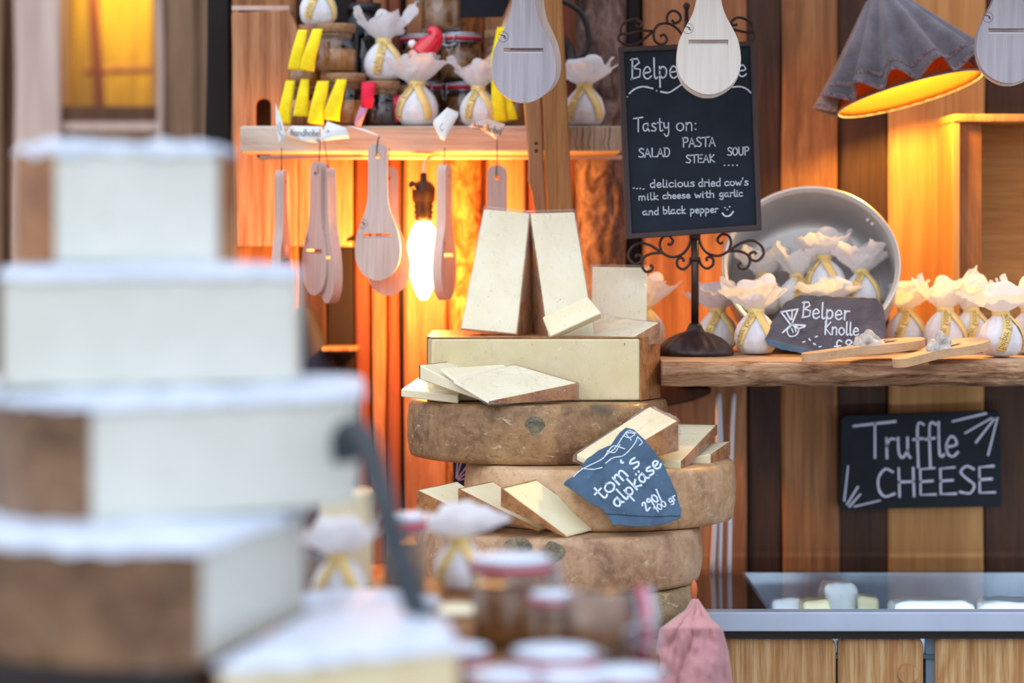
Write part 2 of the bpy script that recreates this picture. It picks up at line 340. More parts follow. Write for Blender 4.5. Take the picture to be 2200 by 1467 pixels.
def rind_from(verts, faces, t):
    """shell standing t outside of the given faces; shared corners stay joined"""
    bm = BM(); vs = [bm.verts.new(v) for v in verts]; cen = sum((Vector(v) for v in verts), Vector())/len(verts)
    for f in faces: bm.faces.new([vs[i] for i in f])
    for v in list(bm.verts):
        if not v.link_faces: bm.verts.remove(v)
    bm.normal_update()
    for f in bm.faces:
        if f.normal.dot(f.calc_center_median()-cen) < 0: f.normal_flip()
    bm.normal_update()
    nrm = {}
    for v in bm.verts:
        s = Vector(); ns = []
        for f in v.link_faces:
            if all((f.normal-q).length > .2 for q in ns): ns.append(f.normal.copy())
        for q in ns: s += q
        nrm[v] = s.normalized()*min(1.7, 1/max(.5, s.normalized().dot(ns[0])))
    top = {v: bm.verts.new(v.co+nrm[v]*t) for v in list(nrm)}
    fs = list(bm.faces); bd = [(e.verts[0], e.verts[1]) for e in bm.edges if len(e.link_faces) == 1]
    for f in fs: bm.faces.new([top[v] for v in f.verts])
    for a, b in bd: bm.faces.new((a, b, top[b], top[a]))
    return bm
def bmof(verts, faces):
    bm = BM(); vs = [bm.verts.new(v) for v in verts]
    for f in faces: bm.faces.new([vs[i] for i in f])
    return bm
def planar(df, pts):
    a, b, c = [P(x, y, df(x, y)) for x, y in pts]; n = (b-a).cross(c-a); o = Vector((0, -3.2, ZC))
    def g(x, y):
        r = P(x, y, 1.)-o; return n.dot(a-o)/n.dot(r)
    return g
# stroke lettering -----------------------------------------------------------
G = {
'a':'3.2,3.6 2,4 .7,3.2 .5,1.5 1.3,.2 2.5,.8 3.2,2.4;3.2,4 3.2,1 3.9,.1|4.6','b':'.6,7 .6,.3;.6,2.6 1.8,4 3.2,3 3,1 1.6,0 .6,1|4','c':'3.2,3.4 2,4 .7,3 .6,1.2 1.6,0 3.3,.7|3.9',
'd':'3.3,3.2 2,4 .6,2.8 .7,.8 1.9,0 3.2,1.4;3.3,7 3.3,0|4.3','e':'.7,1.9 3.2,2.4 2.7,3.8 1.5,3.9 .5,2.2 1,.4 2.3,0 3.5,.8|4','f':'3.2,6.6 2.2,7 1.5,5.6 1.5,-2;.4,3.6 2.8,3.8|3.2',
'g':'3.1,3.4 1.8,4 .6,2.8 .8,.9 2,.4 3.2,2.2;3.2,4 3.2,-1.2 2,-2.6 .6,-1.8|4.2','h':'.7,7 .7,0;.7,2.2 1.8,3.9 3,3.4 3.1,0|4','i':'.8,4 .8,.3 1.3,0;.8,5.6 .85,5.8|2','k':'.7,7 .7,0;3,4 .8,1.9 3.2,0|3.8',
'l':'.8,7 .8,1 1.4,0 2,.4|2.2','m':'.6,4 .6,0;.6,2.6 1.6,4 2.4,3.2 2.4,0;2.4,2.6 3.4,4 4.3,3.2 4.4,0|5.4','n':'.6,4 .6,0;.6,2.4 1.8,4 3,3.2 3.1,0|4.1','o':'2,4 .6,3 .6,1 2,0 3.4,1 3.4,3 2,4|4.2',
'p':'.7,4 .7,-3;.7,2.8 1.9,4 3.3,3 3.1,1 1.8,.1 .7,1.2|4.2','r':'.7,4 .7,0;.7,2.4 1.6,3.8 2.9,3.8|3.2','s':'2.9,3.6 1.6,4 .7,3.1 1.7,2.2 2.9,1.3 2.2,.1 .5,.4|3.6','t':'1.6,6.2 1.6,.8 2.3,0 3,.4;.3,4.2 2.9,4.3|3.2',
'u':'.6,4 .7,1 1.7,0 3,1.4;3.1,4 3.1,.8 3.7,0|4.3','v':'.4,4 1.8,0 3.2,4|3.6','w':'.4,4 1.4,0 2.4,3 3.4,0 4.5,4|5','y':'.6,4 .9,1.8 2,1.4 3,2.4;3.1,4 3.1,-1 2,-2.8 .7,-1.6|4',
'ä':'3.2,3.6 2,4 .7,3.2 .5,1.5 1.3,.2 2.5,.8 3.2,2.4;3.2,4 3.2,1 3.9,.1;1,5.6 1.1,5.8;2.6,5.6 2.7,5.8|4.6',
'A':'.2,0 2.2,6.8 4.2,0;1,2.4 3.5,2.4|4.6','B':'.9,7 .6,0;.2,6.6 2.8,7 3.6,5.6 1,3.8;1,3.8 3.9,3.2 3.6,.8 .3,0|4.6','C':'4,6.2 2.4,7 .8,5 .7,2 2,.1 4.2,.7|4.7','D':'.7,6.9 .7,0;.2,6.9 3,6.4 4,3.6 2.8,.4 .3,0|4.7',
'E':'4,6.8 .8,6.6 .7,.2 4.1,.2;.8,3.5 3.5,3.6|4.6','H':'.7,7 .7,0;4,7 4,0;.7,3.6 4,3.6|4.8','K':'.8,7 .8,0;3.8,6.6 .9,3.2 4,0|4.4','L':'.8,7 .8,.2 3.8,.2|4.1','O':'2.3,7 .6,5 .6,1.8 2.2,0 4,1.8 4,5 2.3,7|4.8',
'P':'.8,7 .8,0;.3,6.8 3,7 3.9,5.4 3,3.8 .9,3.4|4.3','S':'3.8,6.2 2.2,7 .8,5.6 2.2,3.8 3.8,2.2 2.8,.2 .5,.6|4.3','T':'.1,6.6 5,7.1;2.6,6.8 2.4,0|4.7','U':'.7,7 .7,1.6 2.2,0 3.8,1.4 3.9,7|4.7',
'0':'2,6.4 .6,4.6 .6,1.8 2,0 3.4,1.8 3.4,4.6 2,6.4|4.2','1':'.4,4.6 1.8,6.4 1.8,0|3','2':'.6,5 1.8,6.4 3.1,5 .5,.1 3.6,.1|4.2','8':'2,3.4 .7,4.9 2,6.4 3.3,4.9 2,3.4 .6,1.6 2,0 3.4,1.6 2,3.4|4.2','9':'3.2,5 2,6.4 .7,5 1.8,3.6 3.2,4.8 2.8,0|4.1',
'£':'3.6,5.6 2.4,6.6 1.4,5 1.6,1 .5,.1 3.8,.3;.4,3.2 2.9,3.3|4.4',"'":'.7,7 .5,5.6|1.4','‘':'.9,7 .5,6.2 .9,5.7|1.6',':':'.7,3.4 .8,3.3;.7,.6 .8,.5|1.9','.':'.6,.3 .75,.2|1.8','/':'.3,-1 2.6,7.6|3',' ':'|2.6'}
def strokes(s, smooth=True):
    out = []; x = 0
    for ch in s:
        body, adv = G[ch].split('|')
        for st in body.split(';'):
            if not st: continue
            pts = [Vector((float(a)+x, float(b), 0)) for a, b in (q.split(',') for q in st.split(' '))]
            cap = ch in 'AEHKLTDPB' and len(pts) <= 4
            out.append(smoothpts(pts, 4) if len(pts) > 2 and not cap else pts)
        x += float(adv)
    return out, x
def ribbons(bm, lines, w, f, cap=True):
    """lines: lists of 2-D points, w: width in the same units, f(u,v)->world"""
    for ln in lines:
        n = len(ln)
        if n < 2: continue
        L, R = [], []
        for i, p in enumerate(ln):
            t = ln[min(i+1, n-1)]-ln[max(i-1, 0)]
            if t.length < 1e-9: t = Vector((1, 0, 0))
            t = t.normalized(); q = Vector((-t.y, t.x, 0))*w/2
            if i == 0: p = p-t*w*.4
            if i == n-1: p = p+t*w*.4
            k = .8+.35*nz(p.x*3+n, p.y*3)
            L.append(bm.verts.new(f(p.x+q.x*k, p.y+q.y*k))); R.append(bm.verts.new(f(p.x-q.x*k, p.y-q.y*k)))
        for i in range(n-1): bm.faces.new((L[i], L[i+1], R[i+1], R[i]))
def text_px(bm, s, x0, x1, y, cap, f, wpx, ang=0, jit=.25):
    st, W = strokes(s); k = (x1-x0)/W; v = cap/7
    ca, sa = math.cos(math.radians(ang)), math.sin(math.radians(ang)); lines = []
    for ln in st:
        lines.append([Vector((x0+p.x*k*ca-p.y*v*sa, y-p.x*k*sa-p.y*v*ca, 0)) for p in ln])
    ribbons(bm, lines, wpx, f)
def lines_px(bm, polys, f, wpx, sm=True):
    ribbons(bm, [smoothpts([Vector((a, b, 0)) for a, b in p], 5) if sm else [Vector((a, b, 0)) for a, b in p] for p in polys], wpx, f)
# ============================================================ camera, light, setting
cam = bpy.data.cameras.new('camera'); co = link(bpy.data.objects.new('camera', cam)); co.location = (0, -3.2, ZC); co.rotation_euler = (PI/2, 0, 0)
cam.lens = 85; cam.sensor_width = 36; cam.shift_y = -(733.5-CY)/2200; cam.clip_end = 60
cam.dof.use_dof = True; cam.dof.focus_distance = 3.05; cam.dof.aperture_fstop = 2.9; sc.camera = co
sc.view_settings.view_transform = 'Standard'; sc.view_settings.look = 'None'; sc.view_settings.gamma = 1; sc.view_settings.exposure = 0.14; sc.cycles.transparent_max_bounces = 32
try: sc.view_settings.use_curve_mapping = False
except Exception: pass
w = bpy.data.worlds.new('sky'); sc.world = w; w.use_nodes = True; nt = w.node_tree; nt.nodes.clear()
wo = nt.nodes.new('ShaderNodeOutputWorld'); bg = nt.nodes.new('ShaderNodeBackground'); tc = nt.nodes.new('ShaderNodeTexCoord'); sx = nt.nodes.new('ShaderNodeSeparateXYZ')
nt.links.new(tc.outputs['Generated'], sx.inputs[0])
mr = nt.nodes.new('ShaderNodeMapRange'); mr.inputs[1].default_value = -1; mr.inputs[2].default_value = 1; nt.links.new(sx.outputs['Z'], mr.inputs[0])
c = ramp(nt, mr.outputs[0], [(.3, (.30, .27, .26, 1)), (.5, (.62, .62, .66, 1)), (.62, (.88, .93, 1.05, 1)), (1., (.95, 1.08, 1.35, 1))])
nt.links.new(c, bg.inputs[0]); bg.inputs[1].default_value = 1.12; nt.links.new(bg.outputs[0], wo.inputs[0])
def lamp(name, kind, loc, e, col, **k):
    l = bpy.data.lights.new(name, kind); l.energy = e; l.color = col
    for a, v in k.items(): setattr(l, a, v)
    o = link(bpy.data.objects.new(name, l)); o.location = loc; return o
sun = lamp('hazy_sun', 'SUN', (0, -3, 5), 1.0, (.95, .98, 1), angle=1.2); sun.rotation_euler = (math.radians(48), 0, math.radians(-28))
bm = BM(); box(bm, (-5, -5, -.05), (5, 4, 0)); tag(obj('floor', bm, M['floor'], world=True), kind='structure')
D_W = 3.6
bd = [(440, 497, 4), (497, 640, 2), (640, 702, 1), (702, 765, 4), (765, 800, 3), (800, 830, 0), (830, 862, 3), (862, 870, 4), (870, 962, 0), (962, 1036, 3), (1036, 1132, 0), (1132, 1240, 3), (1240, 1345, 1), (1345, 1384, 4),
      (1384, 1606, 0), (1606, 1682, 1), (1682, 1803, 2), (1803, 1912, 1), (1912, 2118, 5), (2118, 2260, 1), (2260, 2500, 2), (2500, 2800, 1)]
def plankstrip(bm, x0, x1, yf, yb, z0, z1, mi, seed, n=40, wob=.0025):
    L = []
    for i in range(n+1):
        z = z0+(z1-z0)*i/n
        a = x0+wob*nz(seed, z*3)*2; b = x1-wob+wob*nz(seed+5, z*3)*2
        L.append([bm.verts.new(q) for q in ((a, yf+.003, z), (a+.004, yf, z), (b-.004, yf, z), (b, yf+.003, z), (b, yb, z), (a, yb, z))])
    for A, B in zip(L, L[1:]):
        for k in range(6): bm.faces.new((A[k], A[(k+1) % 6], B[(k+1) % 6], B[k])).material_index = mi
    bm.faces.new(L[0][::-1]).material_index = mi; bm.faces.new(L[-1]).material_index = mi
bm = BM()
for i, (a, b, mi) in enumerate(bd):
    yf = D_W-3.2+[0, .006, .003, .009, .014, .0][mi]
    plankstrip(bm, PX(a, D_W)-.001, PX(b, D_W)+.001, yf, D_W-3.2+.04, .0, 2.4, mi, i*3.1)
box(bm, (PX(440, D_W), D_W-3.2+.04, 0), (PX(2800, D_W), D_W-3.2+.07, 2.4))
for f in bm.faces[-6:]: f.material_index = 4
tag(obj('wall_back', bm, M['wall'], world=True), kind='structure')
def bark(name, x0, x1, y0, y1, d, mat, seed, amp=.012):
    bm = BM(); nx, nzs = 26, 110; rows = []
    X0, X1, Z0, Z1 = PX(x0, d), PX(x1, d), PZ(y1, d), PZ(y0, d)
    for j in range(nzs+1):
        z = Z0+(Z1-Z0)*j/nzs; row = []
        for i in range(nx+1):
            t = i/nx; x = X0+(X1-X0)*t+.004*nz(seed+9, z*12, 1)
            v = Vector((x*30+seed, 0, z*17))
            r = noise.turbulence(v, 4, True)*.6+abs(noise.noise(v*2.1))*.6
            row.append(bm.verts.new((x, d-3.2-.022*math.sin(PI*t)**.5+amp*(1-r), z)))
        rows.append(row)
    for A, B in zip(rows, rows[1:]):
        for k in range(nx): bm.faces.new((A[k], A[k+1], B[k+1], B[k]))
    ed = [e for e in bm.edges if len(e.link_faces) == 1]
    r = bmesh.ops.extrude_edge_only(bm, edges=ed)
    for v in r['geom']:
        if isinstance(v, bmesh.types.BMVert): v.co.y = D_W-3.2
    return tag(obj(name, bm, mat, world=True, smooth=True), kind='structure')
bark('trim_1', 1236, 1346, -420, 1260, 3.585, M['bark'], 3)
bark('trim_2', 962, 1038, -420, 1260, 3.585, M['bark2'], 8)
# far left: neighbouring booth with a lit window
DL = 5.3
bm = BM()
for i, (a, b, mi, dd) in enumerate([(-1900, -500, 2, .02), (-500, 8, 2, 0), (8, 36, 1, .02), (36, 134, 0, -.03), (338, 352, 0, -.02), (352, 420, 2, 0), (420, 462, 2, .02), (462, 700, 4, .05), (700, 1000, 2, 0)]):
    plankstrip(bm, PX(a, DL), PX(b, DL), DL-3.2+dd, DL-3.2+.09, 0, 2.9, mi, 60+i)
for y0, y1, mi in ((228, 262, 1), (262, 280, 0), (280, 1500, 2)):
    boxpx(bm, 134, 338, y0, y1, DL, DL+.08)
    for f in bm.faces[-6:]: f.material_index = mi
lw = [wood('booth_pale', ('b89c90', 'd2b8aa', 'e0cabe'), rough=.8, knots=0), wood('booth_dark', ('4a2c1c', '64422e', '7a5640')), wood('booth_brown', ('70543e', '8c6c52', 'a08064'), off=(4, 0, 1)), M['wall'][3], wood('booth_blackish', ('1c120c', '2c1e14', '3a281c'))]  # the last wood is a near-black brown for the dark boards
tag(obj('wall_left', bm, lw, world=True), kind='structure')
bm = BM(); boxpx(bm, 134, 338, -420, 228, DL+.03, DL+.036); wn = tag(obj('window_1', bm, M['pane'], world=True), kind='structure')
bm = BM(); boxpx(bm, 140, 150, -420, 228, DL+.0, DL+.03); boxpx(bm, 326, 338, -420, 228, DL+.0, DL+.03); obj('window_frame', bm, M['wall'][5], wn, world=True)
golden = wood('golden_interior_boards', ('7a6010', 'b89820', 'd8c038'), ring=9, contrast=1.3, rough=.7)
bm = BM(); boxpx(bm, 90, 400, -520, 320, DL+.5, DL+.52); boxpx(bm, 86, 90, -520, 320, DL+.1, DL+.5); boxpx(bm, 400, 404, -520, 320, DL+.1, DL+.5)
tag(obj('wall_booth_interior', bm, golden, world=True), kind='structure')
t = thing('wooden_ladder', 'leaning brown wooden prop with a crossbar seen through the golden window', 'ladder', P(205, 235, DL+.35))
bm = BM(); tube(bm, [P(192, -120, DL+.35), P(216, 240, DL+.35)], .013); obj('rail', bm, M['wall'][3], t, world=True)
bm = BM(); tube(bm, [P(180, 152, DL+.36), P(330, 148, DL+.36)], .01); obj('crossbar', bm, M['wall'][2], t, world=True)
lamp('booth_lamp', 'POINT', P(230, -150, DL+.25), 9, (1, .90, .5), shadow_soft_size=.08)
# dark hints between the walls
bm = BM(); tube(bm, smoothpts([P(652, 660, 3.58), P(672, 745, 3.575), P(690, 815, 3.57)], 6), .02, 12, rf=lambda t: .012+.018*t)
tag(obj('dark_cloth_shape', bm, M['dark'], world=True, smooth=True), 'dark navy cloth hanging in shadow behind the second tower cheese', 'textile')  # unidentified dark navy shape, modelled as a hanging piece of cloth
t = thing('wall_ledge', 'narrow brown wooden ledge on dark boards beneath hanging paddles', 'ledge', P(730, 760, 3.57))
bm = BM(); boxpx(bm, 690, 766, 746, 756, 3.52, 3.6); obj('board', bm, M['wall'][2], t, world=True, bevel=.002)
# ============================================================ counter
t = thing('display_case', 'sunken steel refrigerated display case with a pale grey front rim', 'display case', (.6, -.05, .93))
bm = BM(); boxpx(bm, 1499, 2600, 1315, 1357, 3.06, 3.09); obj('front_rim', bm, M['steelb'], t, world=True, bevel=.002)
bm = BM(); boxpx(bm, 1499, 2600, 1357, 1372, 3.075, 3.09); obj('gap_shade_strip', bm, M['black'], t, world=True)  # black strip standing in for the shade of the gap under the rim
ZG = PZ(1314, 3.09); xL = PX(1600, 3.46)
bm = BM(); box(bm, (xL, .262, ZG-.2), (1.0, .266, ZG-.001)); obj('back_panel', bm, M['steel'], t, world=True)
bm = BM(); box(bm, (xL-.004, -.11, ZG-.2), (xL, .266, ZG-.001)); obj('side_panel', bm, M['steel'], t, world=True)
bm = BM(); box(bm, (xL, -.11, ZG-.06), (1.0, .262, ZG-.055)); obj('tray', bm, plain('teal_grey_tray', '3e5a66', .5), t, world=True)
bm = BM(); box(bm, (.24, -.11, ZG), (1.0, .262, ZG+.004)); obj('cover_glass', bm, M['coverglass'], t, world=True)
ca = lamp('case_fill', 'AREA', (.66, -.095, ZG-.012), 1.6, (.85, .93, 1), shape='RECTANGLE', size=.66, size_y=.01); ca.rotation_euler = (math.radians(-100), 0, 0); ca.rotation_euler = (math.radians(80), 0, 0)  # added fill that brightens the case interior, no visible lamp belongs to it
t2 = thing('counter_ledge', 'glossy dark brown counter ledge beside the steel display case', 'counter', (.28, .05, ZG-.03))
bm = BM(); box(bm, (.236, -.11, ZG-.03), (xL-.005, .262, ZG-.003)); obj('board', bm, M['darkbrown'], t2, world=True)
zc_ = 1.0264
t = thing('cheese_table', 'brown wooden table top carrying the middle cheese stack', 'table', (0, 0, zc_-.04))
bm = BM(); box(bm, (-.5, -.42, zc_-.03), (.234, .36, zc_)); obj('tabletop', bm, M['wall'][2], t, world=True, bevel=.003)
for sx_, sy_ in ((-.47, -.38), (.2, -.38), (-.47, .32), (.2, .32)):
    bm = BM(); box(bm, (sx_-.02, sy_-.02, 0), (sx_+.02, sy_+.02, zc_-.03)); obj('leg', bm, M['wall'][2], t, world=True)
for i, (a, b, y0, lb) in enumerate([(1500, 1797, 1368, 'wide pale counter front plank behind the pink cloth'), (1801, 1985, 1369, 'middle counter front plank with a round wooden plug'), (2010, 2330, 1360, 'rightmost counter front plank with a rounded pale top corner')]):
    bm = BM(); nn = 30; X0, X1 = PX(a, 3.085), PX(b, 3.085); zt = PZ(y0, 3.085); pts = []
    for k in range(nn+1):
        u = k/nn; pts.append(Vector((X0+(X1-X0)*u, -.115, zt-.004*(abs(2*u-1)**14)*2+.0008*nz(u*9, i))))
    pts += [Vector((X1, -.115, .02)), Vector((X0, -.115, .02))]
    prism_pts(pts, Vector((0, .022, 0)), bm)
    o = tag(obj('counter_plank', bm, M['plank'], world=True, bevel=.005, seg=3), lb, 'plank', 'planks of the counter front')
    if i == 1:
        bm = BM(); lathe(bm, [(.0115, 0), (.0125, .0005), (.0125, .004)], 28); bm.transform(Matrix.Translation(P(1950, 1447, 3.083)) @ Matrix.Rotation(PI/2, 4, 'X')); 
        obj('wooden_plug', bm, M['plank'], o, world=True)
t = thing('counter_post', 'blue grey steel post between the two right counter planks', 'post', (PX(1998, 3.1), -.09, 0))
bm = BM(); box(bm, (PX(1985, 3.1)+.0015, -.105, 0), (PX(2010, 3.1)-.0015, -.08, PZ(1368, 3.1))); obj('upright', bm, plain('blue_grey_steel', '6c8096', .45), t, world=True)
bm = BM(); box(bm, (.24, -.09, 0), (1.05, -.07, ZG-.21)); tag(obj('trim_3', bm, M['black'], world=True), kind='structure')
def blobby(bm, c, s, seed, f=30, amp=.004, sub=3, sq=0):
    r = bmesh.ops.create_cube(bm, size=2) if sq else bmesh.ops.create_icosphere(bm, subdivisions=sub, radius=1)
    vs = r['verts']
    if sq:
        es = list({e for v in vs for e in v.link_edges}); bmesh.ops.bevel(bm, geom=es, offset=.45, segments=3, affect='EDGES', profile=.6)
        bmesh.ops.subdivide_edges(bm, edges=bm.edges[:], cuts=2, use_grid_fill=True); vs = bm.verts[:]
    for v in vs:
        p = Vector((v.co.x*s[0], v.co.y*s[1], v.co.z*s[2]))+Vector(c); p += v.co.normalized()*amp*nz(p.x*f+seed, p.y*f, p.z*f); v.co = p
    return bm
zt_ = ZG-.055
for nm, x, d, s, rot, mt, lb in (('cheese_chunk', 1690, 3.32, (.022, .015, .0185), 0, 'foam', 'low white rind chunk leftmost under the display glass'),
    ('cheese_chunk', 1750, 3.30, (.02, .016, .0195), .1, 'paste', 'orange tinted cheese chunk leaning on the standing wedge in the display case'),
    ('cheese_wedge', 1800, 3.36, (.024, .018, .0262), .2, 'foam', 'pale standing wedge with blue vein tallest in the display case'),
    ('cheese_chunk', 1864, 3.33, (.014, .014, .0195), -.1, 'paste', 'small pale chunk right of the standing wedge under glass'),
    ('soft_cheese', 2000, 3.26, (.055, .03, .0225), 0, 'foam', 'white bloomy cheese block in the display case, left of its twin'),
    ('soft_cheese', 2172, 3.24, (.045, .03, .0235), .05, 'foam', 'white bloomy cheese block at the right edge of the display case')):
    bm = BM(); blobby(bm, (0, 0, s[2]), s, x, sq=1, amp=.004, f=60); z0 = min(v.co.z for v in bm.verts); bmesh.ops.translate(bm, vec=(0, 0, -z0), verts=bm.verts[:])
    o = obj(nm, bm, M[mt], smooth=True); o.location = (PX(x, d), d-3.2, zt_+.001); o.rotation_euler = (0, 0, rot); tag(o, lb, 'cheese')
for i, (xs, lb) in enumerate([([1543, 1541, 1530], 'white cable nearest the cheese stack, coming down the wall'), ([1545, 1550, 1546], 'middle white cable slanting down beside the stack'), ([1576, 1570, 1566], 'white cable farthest right of the three below the slab shelf')]):
    bm = BM(); ys = [845, 1000, 1230]
    tube(bm, smoothpts([P(x, y, 3.45) for x, y in zip(xs, ys)], 8), .0038 if i != 1 else .0032, 8)
    tag(obj('white_cable', bm, M['cable'], world=True, smooth=True), lb, 'cable', 'cables hanging behind the cheese stack')
# pink cloth
bm = BM(); nu, nv = 60, 60
prof = [(1288, 1488, 1498), (1312, 1474, 1514), (1332, 1446, 1528), (1352, 1420, 1550), (1400, 1412, 1563), (1467, 1404, 1572), (1700, 1390, 1590)]
rows = []
for j in range(nv+1):
    t_ = j/nv*(len(prof)-1); k = min(int(t_), len(prof)-2); u = t_-k
    y, a, b = [prof[k][q]*(1-u)+prof[k+1][q]*u for q in range(3)]; row = []
    for i in range(nu+1):
        s = i/nu; x = a+(b-a)*s
        fold = math.sin(s*9+y*.012+2*nz(y*.01, s*2))*.006+.007*nz(s*5, y*.02, 3)+.004*nz(s*13, y*.045, 7)-.008*math.exp(-((s-.42-.1*math.sin(y*.02))/.06)**2)*-1
        d = 2.80-.03*math.sin(PI*s)-.00006*(y-1290)+fold+(.06*max(0, 1-(y-1290)/60))
        row.append(bm.verts.new(P(x, y, d)))
    rows.append(row)
for A, B in zip(rows, rows[1:]):
    for k in range(nu): bm.faces.new((A[k], A[k+1], B[k+1], B[k]))
tag(obj('pink_cloth', bm, M['pink'], world=True, smooth=True, solid=.003), 'dusty pink cloth bunched over the counter edge by the lowest wheel', 'cloth')
bm = BM(); blobby(bm, P(1491, 1268, 2.9), (.004, .004, .012), 4, amp=.001); tag(obj('orange_peg', bm, M['orange'], world=True, smooth=True), 'small orange peg poking out between lowest wheel and pink cloth', 'peg')
# ============================================================ cheese stack
def wheel(px, d, R, ztop, zbot, mat, label, seed, tilt=0):
    x = px if px < 5 else PX(px, d); h = ztop-zbot; b = min(.0075, h*.12)
    prof = [(R*.0, 0), (R*.5, 0), (R-b*1.5, 0), (R-b*.5, b*.25), (R-.0015, b), (R+.001, h*.35), (R+.0015, h*.6), (R-.001, h-b), (R-b*.45, h-b*.25), (R-b*1.4, h-.0002), (R*.6, h), (0, h)]
    pp = []
    for (r0, z0), (r1, z1) in zip(prof, prof[1:]):
        n = max(1, int(math.hypot(r1-r0, z1-z0)/.006))
        pp += [(r0+(r1-r0)*k/n, z0+(z1-z0)*k/n) for k in range(n)]
    pp.append(prof[-1]); pp[0] = (.001, 0); pp[-1] = (.001, h)
    bm = BM(); lathe(bm, pp, 160, f=lambda a, r, z: 1+(.006*nz(math.cos(a)*3+seed, math.sin(a)*3, z*20)+.0035*nz(math.cos(a)*12+seed, math.sin(a)*12, z*70)) if r > R*.8 else 1)
    o = obj('cheese_round', bm, mat, smooth=True); o.location = (x, d-3.2, zbot); o.rotation_euler = (0, 0, seed)
    return tag(o, label, 'cheese', 'whole cheese wheels in the middle stack')
R_ = M['rind']
Z5, Z4, Z3, Z2 = 1.0786, 1.1477, 1.2225, 1.2974
def spot(w_, cx, R, d, px, py, rx, rz, seed):
    n = 14; bm = BM(); g = []; z0 = PZ(py, d-R); x0 = PX(px, d-R*.97); a0 = math.asin(max(-.99, min(.99, (x0-cx)/R)))
    for j in range(n+1):
        r_ = j/n; row = []
        for k in range(40):
            t_ = 2*PI*k/40; e = 1+.22*nz(math.cos(t_)*1.1+seed, math.sin(t_)*1.1); a = a0+rx/R*r_*e*math.cos(t_); z = z0+rz*r_*e*math.sin(t_); q = R*(1.006)+.0012-.0010*r_*r_
            row.append(bm.verts.new((cx+q*math.sin(a), d-3.2-q*math.cos(a), z)))
        g.append(row)
    for A, B in zip(g, g[1:]):
        for k in range(40):
            if A is g[0]: continue
            bm.faces.new((A[k], A[(k+1) % 40], B[(k+1) % 40], B[k]))
    bm.faces.new(g[1]); bmesh.ops.delete(bm, geom=g[0], context='VERTS')
    r = thing('tmp', None, None); m = rootmat(w_).inverted(); bm.transform(m); bpy.data.objects.remove(r)
    obj('mould_spot', bm, M['mould'], w_, smooth=True, label='grey green mould spot')
wheel(.0585, 3.0, .165, Z5, zc_, R_[3], 'dull olive brown cheese wheel at the bottom of the stack, behind the jars', .4)
w4 = wheel(.060, 3.04, .1775, Z4, Z5, R_[2], 'brown cheese wheel with two dark mould spots, second from the bottom', 1.3)
wheel(1289, 3.1, .1725, Z3, Z4, R_[1], 'smooth light tan cheese wheel jutting out right behind the triangular slate', 2.2)
w2 = wheel(1156, 3.16, .1697, Z2, Z3, R_[0], 'darker mottled brown cheese wheel topmost in the stack, under the long block', 3.1)
spot(w4, .060, .1775, 3.04, 1190, 1186, .0125, .0125, 1); spot(w4, .060, .1775, 3.04, 1112, 1172, .017, .009, 2); spot(w2, PX(1156, 3.16), .1697, 3.16, 1150, 916, .013, .012, 3)
def slice_(name, corners, to, tt, rinds, label, mat='paste', group='cut cheese pieces around the stack', down=Vector((0, 0, -1)), cat='cheese', film=False, rmat='rindp', rt=.0012):
    """corners: outerA, outerB, tipB, tipA of the visible cut face (px,py,d)"""
    v = [P(*c) for c in corners]; dn = [down]*4 if isinstance(down, Vector) else down
    lo = [v[0]+dn[0]*to, v[1]+dn[1]*to, v[2]+dn[2]*tt, v[3]+dn[3]*tt]; V = v+lo
    Fc = {'outer': (0, 1, 5, 4), 'back': (1, 2, 6, 5), 'tip': (2, 3, 7, 6), 'front': (3, 0, 4, 7), 'top': (0, 3, 2, 1), 'bottom': (4, 5, 6, 7)}
    root = thing(name, label, cat, sum(lo, Vector())/4, group=group)
    bm = bmof(V, Fc.values()); bmesh.ops.recalc_face_normals(bm, faces=bm.faces[:])
    bmesh.ops.bevel(bm, geom=bm.edges[:], offset=.0012, segments=1, affect='EDGES')
    bmesh.ops.subdivide_edges(bm, edges=[e for e in bm.edges if e.calc_length() > .02], cuts=5, use_grid_fill=True)
    for q in bm.verts: q.co += Vector((nz(q.co.x*40, q.co.z*40, 1), nz(q.co.x*40, q.co.y*40, 2), nz(q.co.y*40, q.co.z*40, 3)))*.0007
    obj('paste', bm, M[mat], root, world=True, smooth=False)
    if rinds:
        bm = rind_from(V, [Fc[r] for r in rinds], rt); obj('rind', bm, M[rmat], root, world=True, bevel=.0008)
    if film:
        c = sum(V, Vector())/8; bm = bmof([c+(q-c)*1.035+(q-c).normalized()*.0015 for q in V], Fc.values())
        bmesh.ops.subdivide_edges(bm, edges=bm.edges[:], cuts=7, use_grid_fill=True)
        for q in bm.verts: q.co += Vector((nz(q.co.x*90, q.co.z*70, 1), nz(q.co.x*70, q.co.y*90, 2), nz(q.co.y*90, q.co.z*90, 3)))*.0022
        obj('cling_film', bm, M['film'], root, world=True, smooth=True)
    return root
slice_('cheese_slice', [(898, 1052, 2.93), (982, 1034, 3.0), (1095, 1112, 3.0), (1048, 1124, 2.92)], .030, .004, ['outer', 'front', 'back'], 'leftmost of the three overlapping cheese slices on the lower wheel')
slice_('cheese_slice', [(987, 1049, 2.90), (1058, 1034, 2.97), (1200, 1124, 2.97), (1158, 1136, 2.90)], .022, .003, ['outer', 'front', 'back'], 'middle of three fanned cheese slices, with the darkest rind')
slice_('cheese_slice', [(1079, 1048, 2.875), (1152, 1030, 2.93), (1293, 1130, 2.95), (1216, 1150, 2.885)], .022, .003, ['outer', 'front', 'back'], 'frontmost fanned cheese slice, its tip beside the triangular slate')
